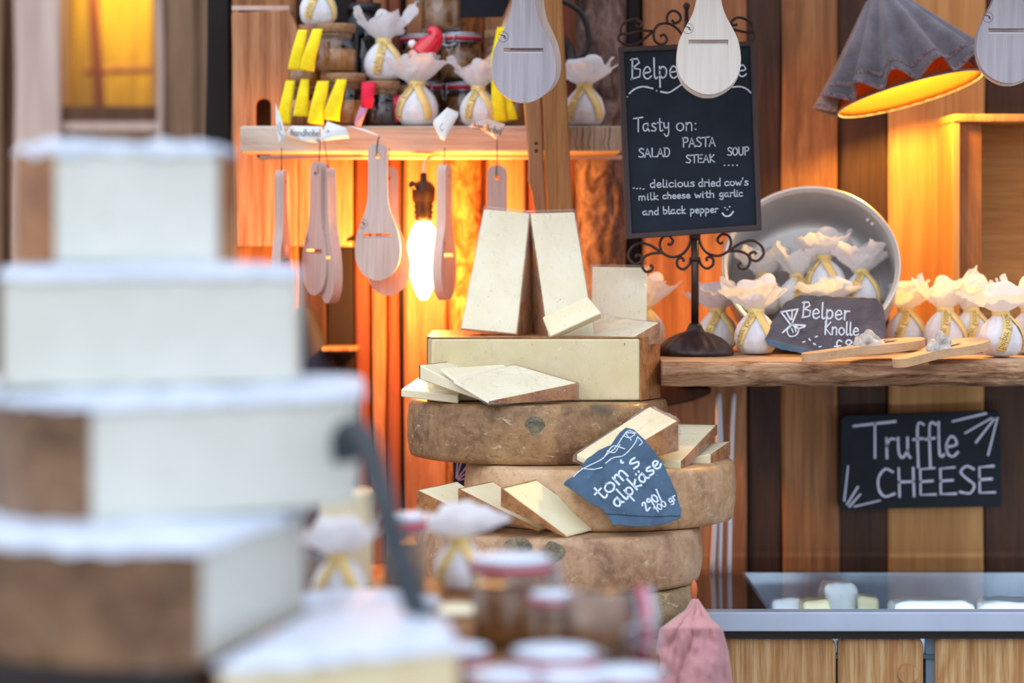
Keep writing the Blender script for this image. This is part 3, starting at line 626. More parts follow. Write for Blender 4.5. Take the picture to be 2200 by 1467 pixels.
slice_('cheese_slice', [(1455, 903, 2.965), (1396, 873, 3.05), (1238, 975, 2.95), (1292, 1000, 2.925)], .037, .008, ['outer', 'front'], 'big cheese wedge leaning behind the top of the triangular slate', film=True)
slice_('cheese_slice', [(1463, 990, 2.97), (1539, 912, 3.12), (1425, 910, 3.12), (1378, 982, 2.98)], .013, .008, ['outer'], 'flat cheese slice with brown right edge, behind the leaning big wedge', film=True)
slice_('cheese_slice', [(1527, 975, 3.04), (1567, 948, 3.12), (1510, 954, 3.12), (1470, 985, 3.04)], .018, .014, ['outer'], 'small film wrapped slice at the far right on the tan wheel', film=True)
slice_('cheese_slice', [(861, 836, 3.05), (900, 808, 3.11), (1000, 832, 3.11), (985, 850, 3.04)], .010, .010, [], 'small glowing slice sticking out left above the top wheel', mat='pastef')
slice_('cheese_slice', [(901, 784, 3.02), (985, 774, 3.09), (1120, 842, 3.09), (1035, 850, 3.0)], .018, .006, ['outer'], 'film wrapped slice sloping down behind the front flat wedge', mat='pastef')
slice_('cheese_slice', [(945, 790, 3.015), (1080, 782, 3.06), (1120, 812, 3.05), (985, 822, 3.0)], .005, .004, [], 'thin pale slice lying between two slices beside the long block', mat='pastef')
slice_('cheese_slice', [(1241, 822, 3.05), (1105, 783, 3.062), (973, 818, 3.0), (1050, 862, 2.985)], .021, .004, ['front', 'outer'], 'broad wrapped cheese wedge lying in front of the long block', mat='pastef', film=True)
slice_('cheese_slice', [(1416, 692, 3.11), (1320, 682, 3.22), (1190, 724, 3.12), (1340, 736, 3.075)], .028, .004, ['front', 'outer'], 'wrapped wedge lying on the right end of the long block', mat='pastef', film=True)
slice_('cheese_slice', [(1292, 672, 3.075), (1262, 636, 3.10), (1166, 681, 3.095), (1182, 722, 3.07)], .014, .014, [], 'small tilted cheese piece propped against the right tall wedge', mat='paste', down=Vector((.1, .85, -.5)), film=False)
# tall standing wedges
slice_('cheese_wedge', [(990, 706, 3.13), (1110, 718, 3.12), (1138, 459, 3.20), (1040, 450, 3.20)], .075, .02, ['back', 'outer'], 'left of the two tall upright wedges meeting at the top', mat='pastef', down=Vector((.28, .96, 0)), film=True)
slice_('cheese_wedge', [(1178, 724, 3.12), (1278, 722, 3.12), (1235, 456, 3.20), (1139, 459, 3.20)], .075, .02, ['front', 'outer'], 'right of the two tall upright wedges, behind the small tilted piece', mat='pastef', down=Vector((-.25, .96, 0)), film=True)
slice_('cheese_wedge', [(1270, 713, 3.25), (1388, 712, 3.25), (1391, 575, 3.28), (1273, 573, 3.28)], .05, .02, ['outer'], 'short wrapped upright wedge right of the tall pair', mat='pastef', down=Vector((0, 1, 0)), film=True, rmat='edge')
# long block
zt, zb = PZ(727, 3.07), Z2
plan = [(PX(928, 3.07), -.13), (PX(1374, 3.075), -.125), (PX(1416, 3.13), -.07)]+[(.192*math.cos(a)*1.0-.002, .02+.13*math.sin(a)) for a in [i*PI/14 for i in range(0, 15)] if True]
plan = plan[:3]+[(max(-.108, x), y) for x, y in plan[3:]]+[(-.108, -.1)]
def block(name, plan, zt, zb, rind_sides, label, mat, top='rindp', group=None, rt=.0015, cat='cheese', tp=True):
    n = len(plan); V = [Vector((x, y, zt)) for x, y in plan]+[Vector((x, y, zb)) for x, y in plan]
    root = thing(name, label, cat, (sum(p[0] for p in plan)/n, sum(p[1] for p in plan)/n, zb), group=group)
    bm = bmof(V, [list(range(n)), list(range(2*n-1, n-1, -1))]+[(i, n+i, n+(i+1) % n, (i+1) % n) for i in range(n)])
    obj('paste', bm, M[mat], root, world=True, bevel=.003, seg=3)
    fs = [(i, n+i, n+(i+1) % n, (i+1) % n) for i in rind_sides]
    if tp: fs = [list(range(n))]+fs
    bm = rind_from(V, fs, rt); obj('rind', bm, M[top] if isinstance(top, str) else top, root, world=True, bevel=.0015)
    return root
blk = block('cheese_block', plan, zt, zb+.001, range(1, len(plan)-1), 'long rectangular cheese block with pale cut face on the topmost wheel', 'pasteblock', top='rindp')
bm = BM(); bmesh.ops.create_grid(bm, x_segments=60, y_segments=14, size=1)
a_, b_ = Vector((plan[0][0]+.002, plan[0][1]-.002, 0)), Vector((plan[1][0]-.001, plan[1][1]-.002, 0))
for v in bm.verts:
    u, s = (v.co.x+1)/2, (v.co.y+1)/2; p = a_.lerp(b_, u); p.z = zb+.003+(zt-zb-.004)*s; p.y -= .0008+.0015*abs(nz(p.x*60, p.z*40)); v.co = p
obj('cling_film', bm, M['film'], blk, world=True, smooth=True)
# ============================================================ slates and boards
def jag(pts, n=6, amp=2.2, seed=0):
    out = []
    for i in range(len(pts)):
        a, b = Vector((*pts[i], 0)), Vector((*pts[(i+1) % len(pts)], 0)); L = (b-a).length; m = max(1, int(L/9)); q = Vector((-(b-a).y, (b-a).x, 0)).normalized()
        for k in range(m):
            p = a.lerp(b, k/m); out.append((p.x+q.x*amp*nz(p.x*.13+seed, p.y*.13), p.y+q.y*amp*nz(p.x*.13+seed, p.y*.13)))
    return out
def px_board(root, name, pts, df, th, mat, bevel=.001, back=None):
    vs = [P(x, y, df(x, y)) for x, y in pts]; bm = prism_pts(vs, Vector((0, th, 0))); return obj(name, bm, mat, root, world=True, bevel=bevel)
def onp(df, lift=.0006): return lambda u, v: P(u, v, df(u, v)-lift)
df = planar(lambda x, y: 2.885+.00028*(1130-y), [(1212, 1130), (1462, 1130), (1350, 920)])
t = thing('slate_sign', 'blue grey triangular slate sign with white handwriting, on the stack', 'sign', P(1380, 1130, 2.89))
px_board(t, 'slate', jag([(1345, 920), (1362, 923), (1385, 945), (1422, 990), (1448, 1045), (1464, 1096), (1462, 1108), (1400, 1110), (1352, 1107), (1302, 1103), (1290, 1092), (1266, 1080), (1240, 1060), (1212, 1042), (1212, 1036), (1240, 1018), (1262, 985), (1285, 968), (1312, 956), (1332, 930)], seed=3), df, .006, M['slate'])
px_board(t, 'slate_foot', jag([(1300, 1102), (1350, 1105), (1462, 1104), (1463, 1113), (1425, 1127), (1370, 1132), (1318, 1128)], seed=8), lambda x, y: df(x, y)+.0015, .005, M['slate'])
bm = BM(); f = onp(df)
for s, x0, L, y, cap, a, wd in (("tom‘s", 1291, 122, 1078, 34, 44, 5.2), ("alpkäse", 1326, 136, 1092, 30, 44, 5.2), ("290/", 1388, 48, 1098, 20, 40, 4.2), ("100 gr", 1410, 54, 1101, 15, 34, 3.2)):
    text_px(bm, s, x0, x0+L, y, cap, f, wd, a)
for pl in ([(1232, 1024), (1250, 1008), (1290, 988), (1305, 975), (1322, 962), (1338, 938), (1350, 925), (1366, 930)], [(1250, 1006), (1275, 1008), (1293, 1004)], [(1300, 978), (1318, 958), (1342, 964)], [(1301, 995), (1318, 983), (1340, 978), (1362, 955), (1370, 938)], [(1340, 936), (1352, 940), (1364, 932), (1345, 930), (1356, 945)], [(1372, 940), (1380, 950), (1374, 956)], [(1305, 968), (1320, 972), (1332, 955)]):
    lines_px(bm, [pl], f, 2.6)
obj('lettering', bm, M['chalk'], t, world=True)
df2 = planar(lambda x, y: 3.215+.0004*(764-y), [(1645, 764), (1900, 764), (1770, 633)])
t = thing('slate_sign', 'dark grey slate sign with a drawn wrapped ball, on the slab shelf', 'sign', P(1770, 764, 3.215))
px_board(t, 'slate', jag([(1645, 728), (1660, 690), (1690, 648), (1722, 633), (1800, 637), (1884, 640), (1897, 655), (1904, 690), (1900, 745), (1850, 762), (1785, 764), (1730, 756), (1690, 745)], seed=5), df2, .007, M['slate2'])
px_board(t, 'slate_foot', jag([(1643, 726), (1700, 742), (1760, 757), (1785, 766), (1730, 761), (1680, 751), (1652, 742)], seed=2), lambda x, y: df2(x, y)-.003, .006, M['slate'])
bm = BM(); f = onp(df2)
for s, x0, L, y, cap, a, wd in (('Belper', 1722, 104, 682, 34, -3, 3.6), ('Knolle', 1770, 76, 718, 28, -2, 3.4), ('£8', 1792, 44, 756, 26, 4, 3.6)): text_px(bm, s, x0, x0+L, y, cap, f, wd, a)
lines_px(bm, [[(1678, 670), (1714, 664)], [(1678, 670), (1697, 695)], [(1714, 664), (1703, 692)], [(1690, 671), (1698, 686)], [(1702, 669), (1701, 686)], [(1682, 714), (1700, 697), (1730, 699)], [(1697, 695), (1715, 706), (1728, 702)]], f, 4, sm=False)
lines_px(bm, [[(1700, 699), (1691, 710), (1697, 722), (1710, 720), (1716, 708), (1708, 699), (1700, 699)], [(1701, 706), (1704, 714)], [(1708, 704), (1710, 712)]], f, 3)
lines_px(bm, [[(1725, 735), (1729, 734)], [(1738, 728), (1741, 731)], [(1752, 724), (1756, 722)], [(1748, 738), (1752, 740)], [(1760, 745), (1764, 744)]], f, 3, sm=False)
obj('lettering', bm, M['chalk'], t, world=True)
# truffle board
D3 = lambda x, y: 3.575
t = thing('chalkboard_sign', 'black rounded chalkboard on the boards below the slab shelf', 'sign', P(1978, 1095, 3.58))
cn = [(1808, 893), (2147, 882), (2152, 1088), (1803, 1095)]; pts = []
for i in range(4):
    p0, p1, p2 = Vector(cn[i-1]), Vector(cn[i]), Vector(cn[(i+1) % 4]); r = 14 if i in (0, 3) else 7; a, b = p1+(p0-p1).normalized()*r, p1+(p2-p1).normalized()*r
    for k in range(7): u = k/6; q = a.lerp(p1, u).lerp(p1.lerp(b, u), u); pts.append((q.x, q.y))
px_board(t, 'board', pts, D3, .012, M['board2'])
bm = BM(); f = onp(D3)
text_px(bm, 'T', 1836, 1922, 985, 74, f, 6, 3); text_px(bm, 'ruffle', 1900, 2062, 984, 74, f, 6, 1.5); text_px(bm, 'CHEESE', 1882, 2142, 1068, 60, f, 6, 2)
lines_px(bm, [[(2047, 905), (2118, 888)], [(2074, 930), (2130, 898)], [(2097, 950), (2136, 900)], [(2123, 977), (2143, 898)], [(1822, 1002), (1814, 1075)], [(1843, 1046), (1820, 1083)], [(1848, 1062), (1825, 1088)], [(1836, 1088), (1890, 1075)]], f, 5, sm=False)
obj('lettering', bm, M['chalk2'], t, world=True)
t = thing('small_slate', 'small dark slate with pinkish radiating strokes behind the stack', 'sign', P(985, 1045, 3.35))
D4 = lambda x, y: 3.36
px_board(t, 'board', [(972, 965), (1180, 965), (1180, 1045), (974, 1045)], D4, .005, M['board'])
bm = BM(); lines_px(bm, [[(980, 1027), (983, 990)], [(981, 1027), (992, 988)], [(983, 1028), (1004, 1000)], [(984, 1029), (1003, 1016)], [(985, 1031), (1002, 1028)]], onp(D4), 2.6, sm=False); obj('lettering', bm, M['chalkp'], t, world=True)
# ============================================================ shelves, posts, crate, bulb
zs1, zs0 = PZ(270, 3.42), PZ(328, 3.42)
XA, XB, XC = PX(515, 3.42), PX(768, 3.5), PX(1150, 3.42)
t = thing('upper_shelf', 'thick pale raw wood shelf board carrying the jars', 'shelf', ((XA+XC)/2, .3, zs0))
bm = prism_pts([Vector(p) for p in ((XA, .222, zs0), (XC, .22, zs0), (XC, .398, zs0), (XB+.003, .398, zs0), (XB+.003, .288, zs0), (XA, .288, zs0))], Vector((0, 0, zs1-zs0)))
obj('board', bm, M['shelfraw'], t, world=True, bevel=.004, seg=3)
t = thing('upper_shelf', 'short cracked grey shelf board right of the posts', 'shelf', ((XC+PX(1334, 3.42))/2, .3, zs0))
bm = BM(); box(bm, (XC+.001, .222, zs0+.001), (PX(1336, 3.42), .372, zs1)); obj('board', bm, M['endgrain'], t, world=True, bevel=.003)
bm = BM(); lines_px(bm, [[(x, 274), (x+8*nz(x), 290), (x-4, 308), (x+6*nz(x, 3), 322)] for x in (1252, 1268, 1300, 1310, 1240)], lambda u, v: P(u, v, 3.4208), 1.6); obj('crack', bm, M['black'], t, world=True)
bm = BM(); tube(bm, [(XA+.02, .30, zs0-.004), (PX(1336, 3.5), .30, zs0-.004)], .0028, 8); tag(obj('shelf_cable', bm, M['paperpink'], world=True, smooth=True), 'thin pale cable running along the underside of the upper shelf', 'cable')
def leanpost(name, pl, pr, d0, d1, mat, label):
    t = thing(name, label, 'post', P((pl[-1][0]+pr[-1][0])/2, pl[-1][1], d0)); bm = BM()
    L = [P(x, y, d0) for x, y in pl]+[P(x, y, d0) for x, y in pr[::-1]]; prism_pts(L, Vector((0, d1-d0, 0)), bm); obj('upright', bm, mat, t, world=True, bevel=.003, seg=3); return t
tp = leanpost('wooden_post', [(1100, -300), (1126, 230), (1135, 345), (1134, 385), (1142, 412), (1150, 455), (1166, 650), (1212, 1248)], [(1138, -300), (1164, 230), (1168, 340), (1174, 455), (1184, 650), (1232, 1248)], 3.368, 3.40, M['post'], 'narrow glossy leaning post with two screw holes')
bm = BM()
for y in (308, 324): lathe(bm, [(.0025, 0), (.0022, .0006)], 14, c=(0, 0, 0)); bmesh.ops.rotate(bm, verts=bm.verts[-28:], matrix=Matrix.Rotation(PI/2, 3, 'X')); bmesh.ops.translate(bm, verts=bm.verts[-28:], vec=P(1152, y, 3.3678))
obj('screw_hole', bm, M['black'], tp, world=True)
leanpost('wooden_post', [(1140, -300), (1166, 230), (1170, 340), (1176, 455), (1186, 650), (1234, 1248)], [(1192, -300), (1220, 230), (1225, 340), (1232, 455), (1246, 650), (1294, 1248)], 3.362, 3.41, M['post2'], 'wider grained leaning post behind the hanging walnut slicer')
t = thing('wooden_crate', 'pine crate hung on the wall behind the jars, with an oval hand hole', 'crate', P(630, 530, 3.55))
def rrect(x0, x1, y0, y1, r, n=8):
    o = []
    for cx, cy, a0 in ((x1-r, y0+r, -90), (x1-r, y1-r, 0), (x0+r, y1-r, 90), (x0+r, y0+r, 180)):
        for k in range(n+1): a = math.radians(a0+90*k/n); o.append((cx+r*math.cos(a), cy+r*math.sin(a)))
    return o
def pxl(pts, d): return [(P(x, y, d).x, P(x, y, d).z) for x, y in pts]
dC = 3.53
bm = plate(pxl([(497, 28), (622, 20), (640, 60), (640, 530), (507, 530)], dC), [pxl(rrect(549, 582, 212, 342, 15), dC)], .018, lambda v: Vector((v.x, v.y+dC-3.2, v.z)))
obj('front_board', bm, M['crate'], t, world=True, bevel=.002)
bm = plate(pxl([(641, 52), (738, 60), (757, 300), (757, 505), (742, 513), (742, 530), (641, 530)], dC), [], .018, lambda v: Vector((v.x, v.y+dC-3.2, v.z)))
obj('front_board', bm, M['crate'], t, world=True, bevel=.003)
bm = BM(); boxpx(bm, 499, 756, 518, 530, dC+.019, 3.602); obj('bottom_board', bm, M['crate'], t, world=True)
bm = BM(); boxpx(bm, 500, 512, 20, 517, dC+.019, 3.602); obj('side_board', bm, M['crate'], t, world=True)
bm = BM(); boxpx(bm, 498, 622, 12, 22, dC+.018, 3.602); obj('top_board', bm, lw[0], t, world=True)
# edison bulb
db = 3.425; xb, yb = PX(910, db), db-3.2
t = thing('edison_bulb', 'glowing long filament bulb hanging under the upper shelf', 'light bulb', (xb, yb, PZ(645, db)))
bm = BM(); s_ = db/F
prof = [(.001, 645), (8, 644), (13, 637), (20, 622), (28, 600), (34, 575), (36, 552), (34.5, 525), (30, 502), (24, 488), (18, 480), (16, 474)]
lathe(bm, [(r*s_, PZ(y, db)) for r, y in prof], 32, c=(xb, yb, 0)); obj('glass', bm, M['bulb'], t, world=True, smooth=True)
bm = BM(); tube(bm, [(xb-.006, yb, PZ(490, db)), (xb-.009, yb, PZ(600, db)), (xb, yb, PZ(500, db)), (xb+.009, yb, PZ(600, db)), (xb+.006, yb, PZ(490, db))], .0012, 6); obj('filament', bm, M['filament'], t, world=True)
bm = BM(); lathe(bm, [(r*s_, PZ(y, db)) for r, y in [(16, 478), (17, 470), (20, 468), (18, 462), (21, 456), (18, 450), (21, 444), (19, 438), (24, 430), (25, 405), (21, 396), (15, 390), (8, 388), (7, 372), (1, 371)]], 28, c=(xb, yb, 0)); obj('socket', bm, M['socket'], t, world=True, smooth=True)
bm = BM(); tube(bm, [(xb-.012, yb-.012, PZ(402, db)), (xb-.016, yb-.02, PZ(396, db))], .005, 8); obj('switch', bm, M['socket'], t, world=True)
bm = BM(); tube(bm, smoothpts([P(910, 373, 3.425), P(912, 352, 3.43), P(925, 338, 3.46), P(945, 334, 3.5)], 6), .0022, 8); obj('flex', bm, M['paperpink'], t, world=True, smooth=True)
lamp('bulb_light', 'POINT', (xb, yb-.0, PZ(560, db)), 11, (1, .36, .055), shadow_soft_size=.03)
bpy.data.objects['glass'].visible_shadow = True
# slab shelf
zt1, zt0 = PZ(775, 3.1), PZ(831, 3.1)
bm = BM(); n = 260; X0, X1 = PX(1422, 3.1), .78; rows = []
for i in range(n+1):
    x = X0+(X1-X0)*i/n; a = nz(x*9, 1)*.012; b = nz(x*22, 5)*.003; r = []
    for k, (yy, zz) in enumerate([(-.06+a*.3, zt1), (-.09+a+b, zt1-.0012), (-.098+a*.8, zt1-.006+.002*nz(x*60, 2)), (-.102+.005*nz(x*70, 8), zt1-.013+.002*nz(x*40, 4)), (-.1+.006*nz(x*60, 3), zt1-.021), (-.094+.0025*nz(x*40, 7), zt0+.006), (-.09, zt0+.001*nz(x*30, 9)), (.4, zt0), (.4, zt1)]):
        r.append(bm.verts.new((x, yy, zz)))
    rows.append(r)
for A, B in zip(rows, rows[1:]):
    for k in range(9):
        f_ = bm.faces.new((A[k], A[(k+1) % 9], B[(k+1) % 9], B[k])); f_.material_index = 1 if k in (0, 8) else 0
bm.faces.new(rows[0][::-1]); bm.faces.new(rows[-1])
tag(obj('slab_shelf', bm, [M['slab'], M['slabtop']], world=True, smooth=True), 'rough live edge wooden slab shelf carrying the wrapped balls', 'shelf')
bm = BM(); prism_pts([P(1395, 832, 3.5), P(1530, 832, 3.5), P(1528, 846, 3.5), P(1490, 862, 3.5), P(1440, 872, 3.5), P(1395, 874, 3.5)], Vector((0, .095, 0)), bm)
tag(obj('shelf_bracket', bm, M['wall'][1], world=True, bevel=.004), 'dark curved wooden bracket under the left end of the slab shelf', 'bracket')
# box on shelf right
t = thing('wooden_box', 'open fronted wooden box at the right edge, lit orange by the lamp', 'box', P(2160, 735, 3.5))
dB = 3.46; zb_ = zt1+.0008
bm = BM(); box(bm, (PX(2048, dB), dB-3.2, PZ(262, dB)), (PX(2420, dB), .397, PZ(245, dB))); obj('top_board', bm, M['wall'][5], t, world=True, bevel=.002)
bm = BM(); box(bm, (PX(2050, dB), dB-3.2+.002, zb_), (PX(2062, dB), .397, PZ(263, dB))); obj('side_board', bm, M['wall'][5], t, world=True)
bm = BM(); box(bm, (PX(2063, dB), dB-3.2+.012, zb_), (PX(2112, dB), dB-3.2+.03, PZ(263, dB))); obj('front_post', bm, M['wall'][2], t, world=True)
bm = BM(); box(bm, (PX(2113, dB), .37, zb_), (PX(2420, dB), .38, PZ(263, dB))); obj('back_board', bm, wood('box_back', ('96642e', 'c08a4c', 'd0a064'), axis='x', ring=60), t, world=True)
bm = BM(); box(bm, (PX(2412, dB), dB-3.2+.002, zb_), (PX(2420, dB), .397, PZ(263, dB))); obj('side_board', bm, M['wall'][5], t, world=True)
# ============================================================ chalkboard stand
dS = 3.25; DS = lambda x, y: 3.235
t = thing('chalkboard_stand', 'ornate bronze stand holding a framed menu chalkboard', 'menu stand', (PX(1493, dS), dS-3.2, zt1))
R = .0525; bm = BM()
def flute(a, r, z): return 1+(.018*math.cos(a*18)*(1 if .01 < r < R*.97 else 0))
lathe(bm, [(.001, 0), (R*.98, 0), (R, .003), (R*.985, .006), (R*.93, .010), (R*.82, .017), (R*.66, .024), (R*.45, .029), (R*.25, .032), (.011, .035), (.009, .040), (.007, .043), (.001, .043)], 144, f=flute, c=(PX(1493, dS), dS-3.2, zt1)); obj('base', bm, M['iron'], t, world=True, smooth=True)
bm = BM(); tube(bm, [(PX(1493, dS), dS-3.2, zt1+.04), (PX(1493, dS), dS-3.2, PZ(495, dS))], .0052, 16); tube(bm, [P(1493, 712, dS), P(1493, 704, dS)], .0085, 16); tube(bm, [P(1493, 560, dS), P(1493, 552, dS)], .0075, 16); tube(bm, [P(1493, 512, dS), P(1493, 500, dS)], .0078, 16)
obj('pole', bm, M['iron'], t, world=True, smooth=True)
q = lambda L: [(1300+a/4.076, 440+b/4.076) for a, b in L]
S1 = [q([(820, 290), (850, 370), (910, 430), (1000, 445), (1090, 400), (1190, 335), (1290, 312), (1365, 355), (1388, 430), (1335, 490), (1278, 475), (1266, 432), (1305, 412), (1325, 432)]),
      q([(1085, 405), (1180, 408), (1250, 440), (1268, 500), (1230, 562), (1180, 553), (1168, 520), (1195, 508)]), q([(1085, 402), (1103, 330), (1080, 270), (1025, 258), (985, 300), (1005, 336), (1035, 328)]),
      q([(820, 462), (840, 520), (890, 557), (940, 530), (948, 480), (918, 455), (888, 470), (895, 492)])]
mir = lambda L: [(1493-(x-1493)*.97, y+.5+(x-1493)*.045) for x, y in L]
bm = BM()
for L in S1+[mir(l) for l in S1]: tube(bm, smoothpts([P(x, y, dS) for x, y in L], 6), .0019, 8)
obj('scrollwork', bm, M['iron'], t, world=True, smooth=True)
q2 = lambda L: [(1300+a/2.445, b/2.445) for a, b in L]
S2 = [q2([(425, 225), (395, 170), (345, 128), (290, 126), (258, 160), (260, 212), (298, 235), (326, 210), (308, 182), (288, 192)]), q2([(325, 122), (328, 78), (360, 56), (394, 80), (392, 110), (365, 122), (352, 104)]),
      q2([(252, 163), (190, 162), (120, 178), (78, 182), (72, 212), (110, 236), (160, 232), (205, 205), (250, 165)]), q2([(78, 184), (90, 130), (150, 100), (190, 118), (186, 140), (160, 136)])]
mir2 = lambda L: [(2*1475-x, y-(x-1475)*-.03) for x, y in L]
bm = BM()
for L in S2+[mir2(l) for l in S2]: tube(bm, smoothpts([P(x, y, dS) for x, y in L], 6), .0018, 8)
tube(bm, [P(1475, 14, dS), P(1475, 92, dS)], .003, 10); lathe(bm, [(.0005, -.005), (.0036, -.0035), (.005, 0), (.0036, .0035), (.0005, .005)], 16, c=P(1475, 13, dS))
obj('finial_scrollwork', bm, M['iron'], t, world=True, smooth=True)
O4 = [(1328, 101), (1621, 88), (1637, 495), (1345, 514)]; I4 = [(1341, 112), (1611, 100), (1625, 482), (1358, 501)]
bm = BM()
a = [bm.verts.new(P(x, y, 3.235)) for x, y in O4]; b = [bm.verts.new(P(x, y, 3.236)) for x, y in I4]; a2 = [bm.verts.new(P(x, y, 3.235)+Vector((0, .013, 0))) for x, y in O4]; b2 = [bm.verts.new(P(x, y, 3.236)+Vector((0, .006, 0))) for x, y in I4]
for i in range(4):
    j = (i+1) % 4; bm.faces.new((a[i], a[j], b[j], b[i])); bm.faces.new((a[i], a2[i], a2[j], a[j])); bm.faces.new((b[i], b[j], b2[j], b2[i])); bm.faces.new((a2[i], b2[i], b2[j], a2[j]))
obj('frame', bm, M['frame'], t, world=True, bevel=.0012)
DB = lambda x, y: 3.2405
bm = prism_pts([P(x, y, 3.2405) for x, y in [(1340, 111), (1612, 99), (1626, 483), (1357, 502)]], Vector((0, .003, 0))); bd_ = obj('writing_board', bm, M['board'], t, world=True)
bm = BM(); f = onp(DB); A_ = 1.6
for s, x0, x1, y, cap, wd in (('Belper', 1355, 1476, 170, 44, 3.8), ('Knolle', 1490, 1606, 167, 42, 3.8), ('Tasty', 1362, 1440, 283, 30, 3), ('on:', 1452, 1500, 281, 30, 3), ('PASTA', 1466, 1538, 316, 20, 2.8), ('SALAD', 1371, 1441, 338, 19, 2.8), ('STEAK', 1473, 1536, 350, 17, 2.6), ('SOUP', 1562, 1610, 334, 17, 2.6),
    ('delicious', 1396, 1494, 403, 17, 2.5), ('dried', 1500, 1550, 401, 17, 2.5), ("cow's", 1556, 1609, 399, 16, 2.5), ('milk', 1371, 1416, 430, 15, 2.4), ('cheese', 1423, 1484, 427, 14, 2.4), ('with', 1492, 1536, 425, 15, 2.4), ('garlic', 1545, 1597, 423, 15, 2.4), ('and', 1380, 1417, 462, 15, 2.4), ('black', 1424, 1474, 460, 16, 2.4), ('pepper', 1482, 1544, 458, 15, 2.4)):
    text_px(bm, s, x0, x1, y, cap, f, wd, A_)
lines_px(bm, [[(1352, 201), (1364, 191), (1382, 186), (1402, 190)], [(1420, 197), (1436, 199), (1452, 190), (1466, 180)], [(1574, 187), (1590, 186), (1604, 191), (1613, 199)], [(1552, 458), (1558, 464), (1568, 463), (1575, 455)]], f, 4)
dots = [(1347, 208), (1410, 195), (1557, 446), (1567, 444), (1562, 450), (1368, 405), (1375, 405), (1382, 406), (1361, 404), (1556, 355), (1565, 355), (1574, 355), (1583, 355)]
lines_px(bm, [[(x, y), (x+1.2, y)] for x, y in dots], f, 2.8, sm=False)
obj('lettering', bm, M['chalk'], bd_, world=True)
# ============================================================ lamp
t = thing('hanging_lamp', 'tilted pleated grey mauve lampshade with a glowing golden lining', 'lamp', P(1953, 193, 3.42), (math.radians(-8), math.radians(-14.5), 0))
H, RB, RT = .135, .108, .022
def pleat(bm, z0, z1, n=40, seg=240, off=0, lo=0, hi=1):
    rows = []
    for j in range(n+1):
        s = lo+(hi-lo)*j/n; row = []   # s 0 bottom hem .. 1 top
        for k in range(seg):
            a = 2*PI*k/seg; ph = a*13+.5*math.sin(a*3); w_ = math.sin(ph)
            r = RT+(RB+.008-RT)*(1-s)**1.0; amp = .0115*(1-s)**.9+.0015
            z = H*s+.009*w_*(1-s)**3+.003
            rr = r+amp*w_+.55*amp+off
            row.append(bm.verts.new((rr*math.cos(a), rr*math.sin(a), z)))
        rows.append(row)
    for A, B in zip(rows, rows[1:]):
        for k in range(seg): bm.faces.new((A[k], A[(k+1) % seg], B[(k+1) % seg], B[k]))
bm = BM(); pleat(bm, 0, 1); obj('lamp_shade', bm, M['shade'], t, smooth=True, solid=.0012)
bm = BM(); pleat(bm, 0, 1, n=4, off=.0012, lo=.0, hi=.045); obj('lace_trim', bm, M['lace'], t, smooth=True, solid=.001)
bm = BM(); pleat(bm, 0, 1, n=3, off=.0012, lo=.12, hi=.165); obj('lace_trim', bm, M['lace'], t, smooth=True, solid=.001)
bm = BM(); lathe(bm, [(RB-.004, -.006), (RB-.010, .002), (RT-.004, H-.004)], 96, f=lambda a, r, z: 1+.006*math.sin(a*60), caps=False); obj('lining', bm, M['lining'], t, smooth=True, solid=.0008)
bm = BM(); tube(bm, [((RB-.003)*math.cos(2*PI*k/72), (RB-.003)*math.sin(2*PI*k/72), -.006) for k in range(72)], .0016, 6, closed=True); obj('lower_ring', bm, M['shade'], t, smooth=True)
bm = BM(); lathe(bm, [(.018, H-.02), (.02, H+.01), (.014, H+.035), (.004, H+.045), (.003, H+.4)], 24); obj('cord', bm, plain('amber_cap', 'b8742c', .5), t, smooth=True)
bm = BM(); lathe(bm, [(.001, .02), (.014, .026), (.021, .045), (.016, .066), (.01, .085), (.01, .115)], 20); obj('bulb', bm, emit('lamp_bulb', (1, .62, .2, 1), 5), t, smooth=True)
lamp('shade_light', 'POINT', rootmat(t) @ Vector((0, 0, .03)), 9, (1, .54, .08), shadow_soft_size=.025)
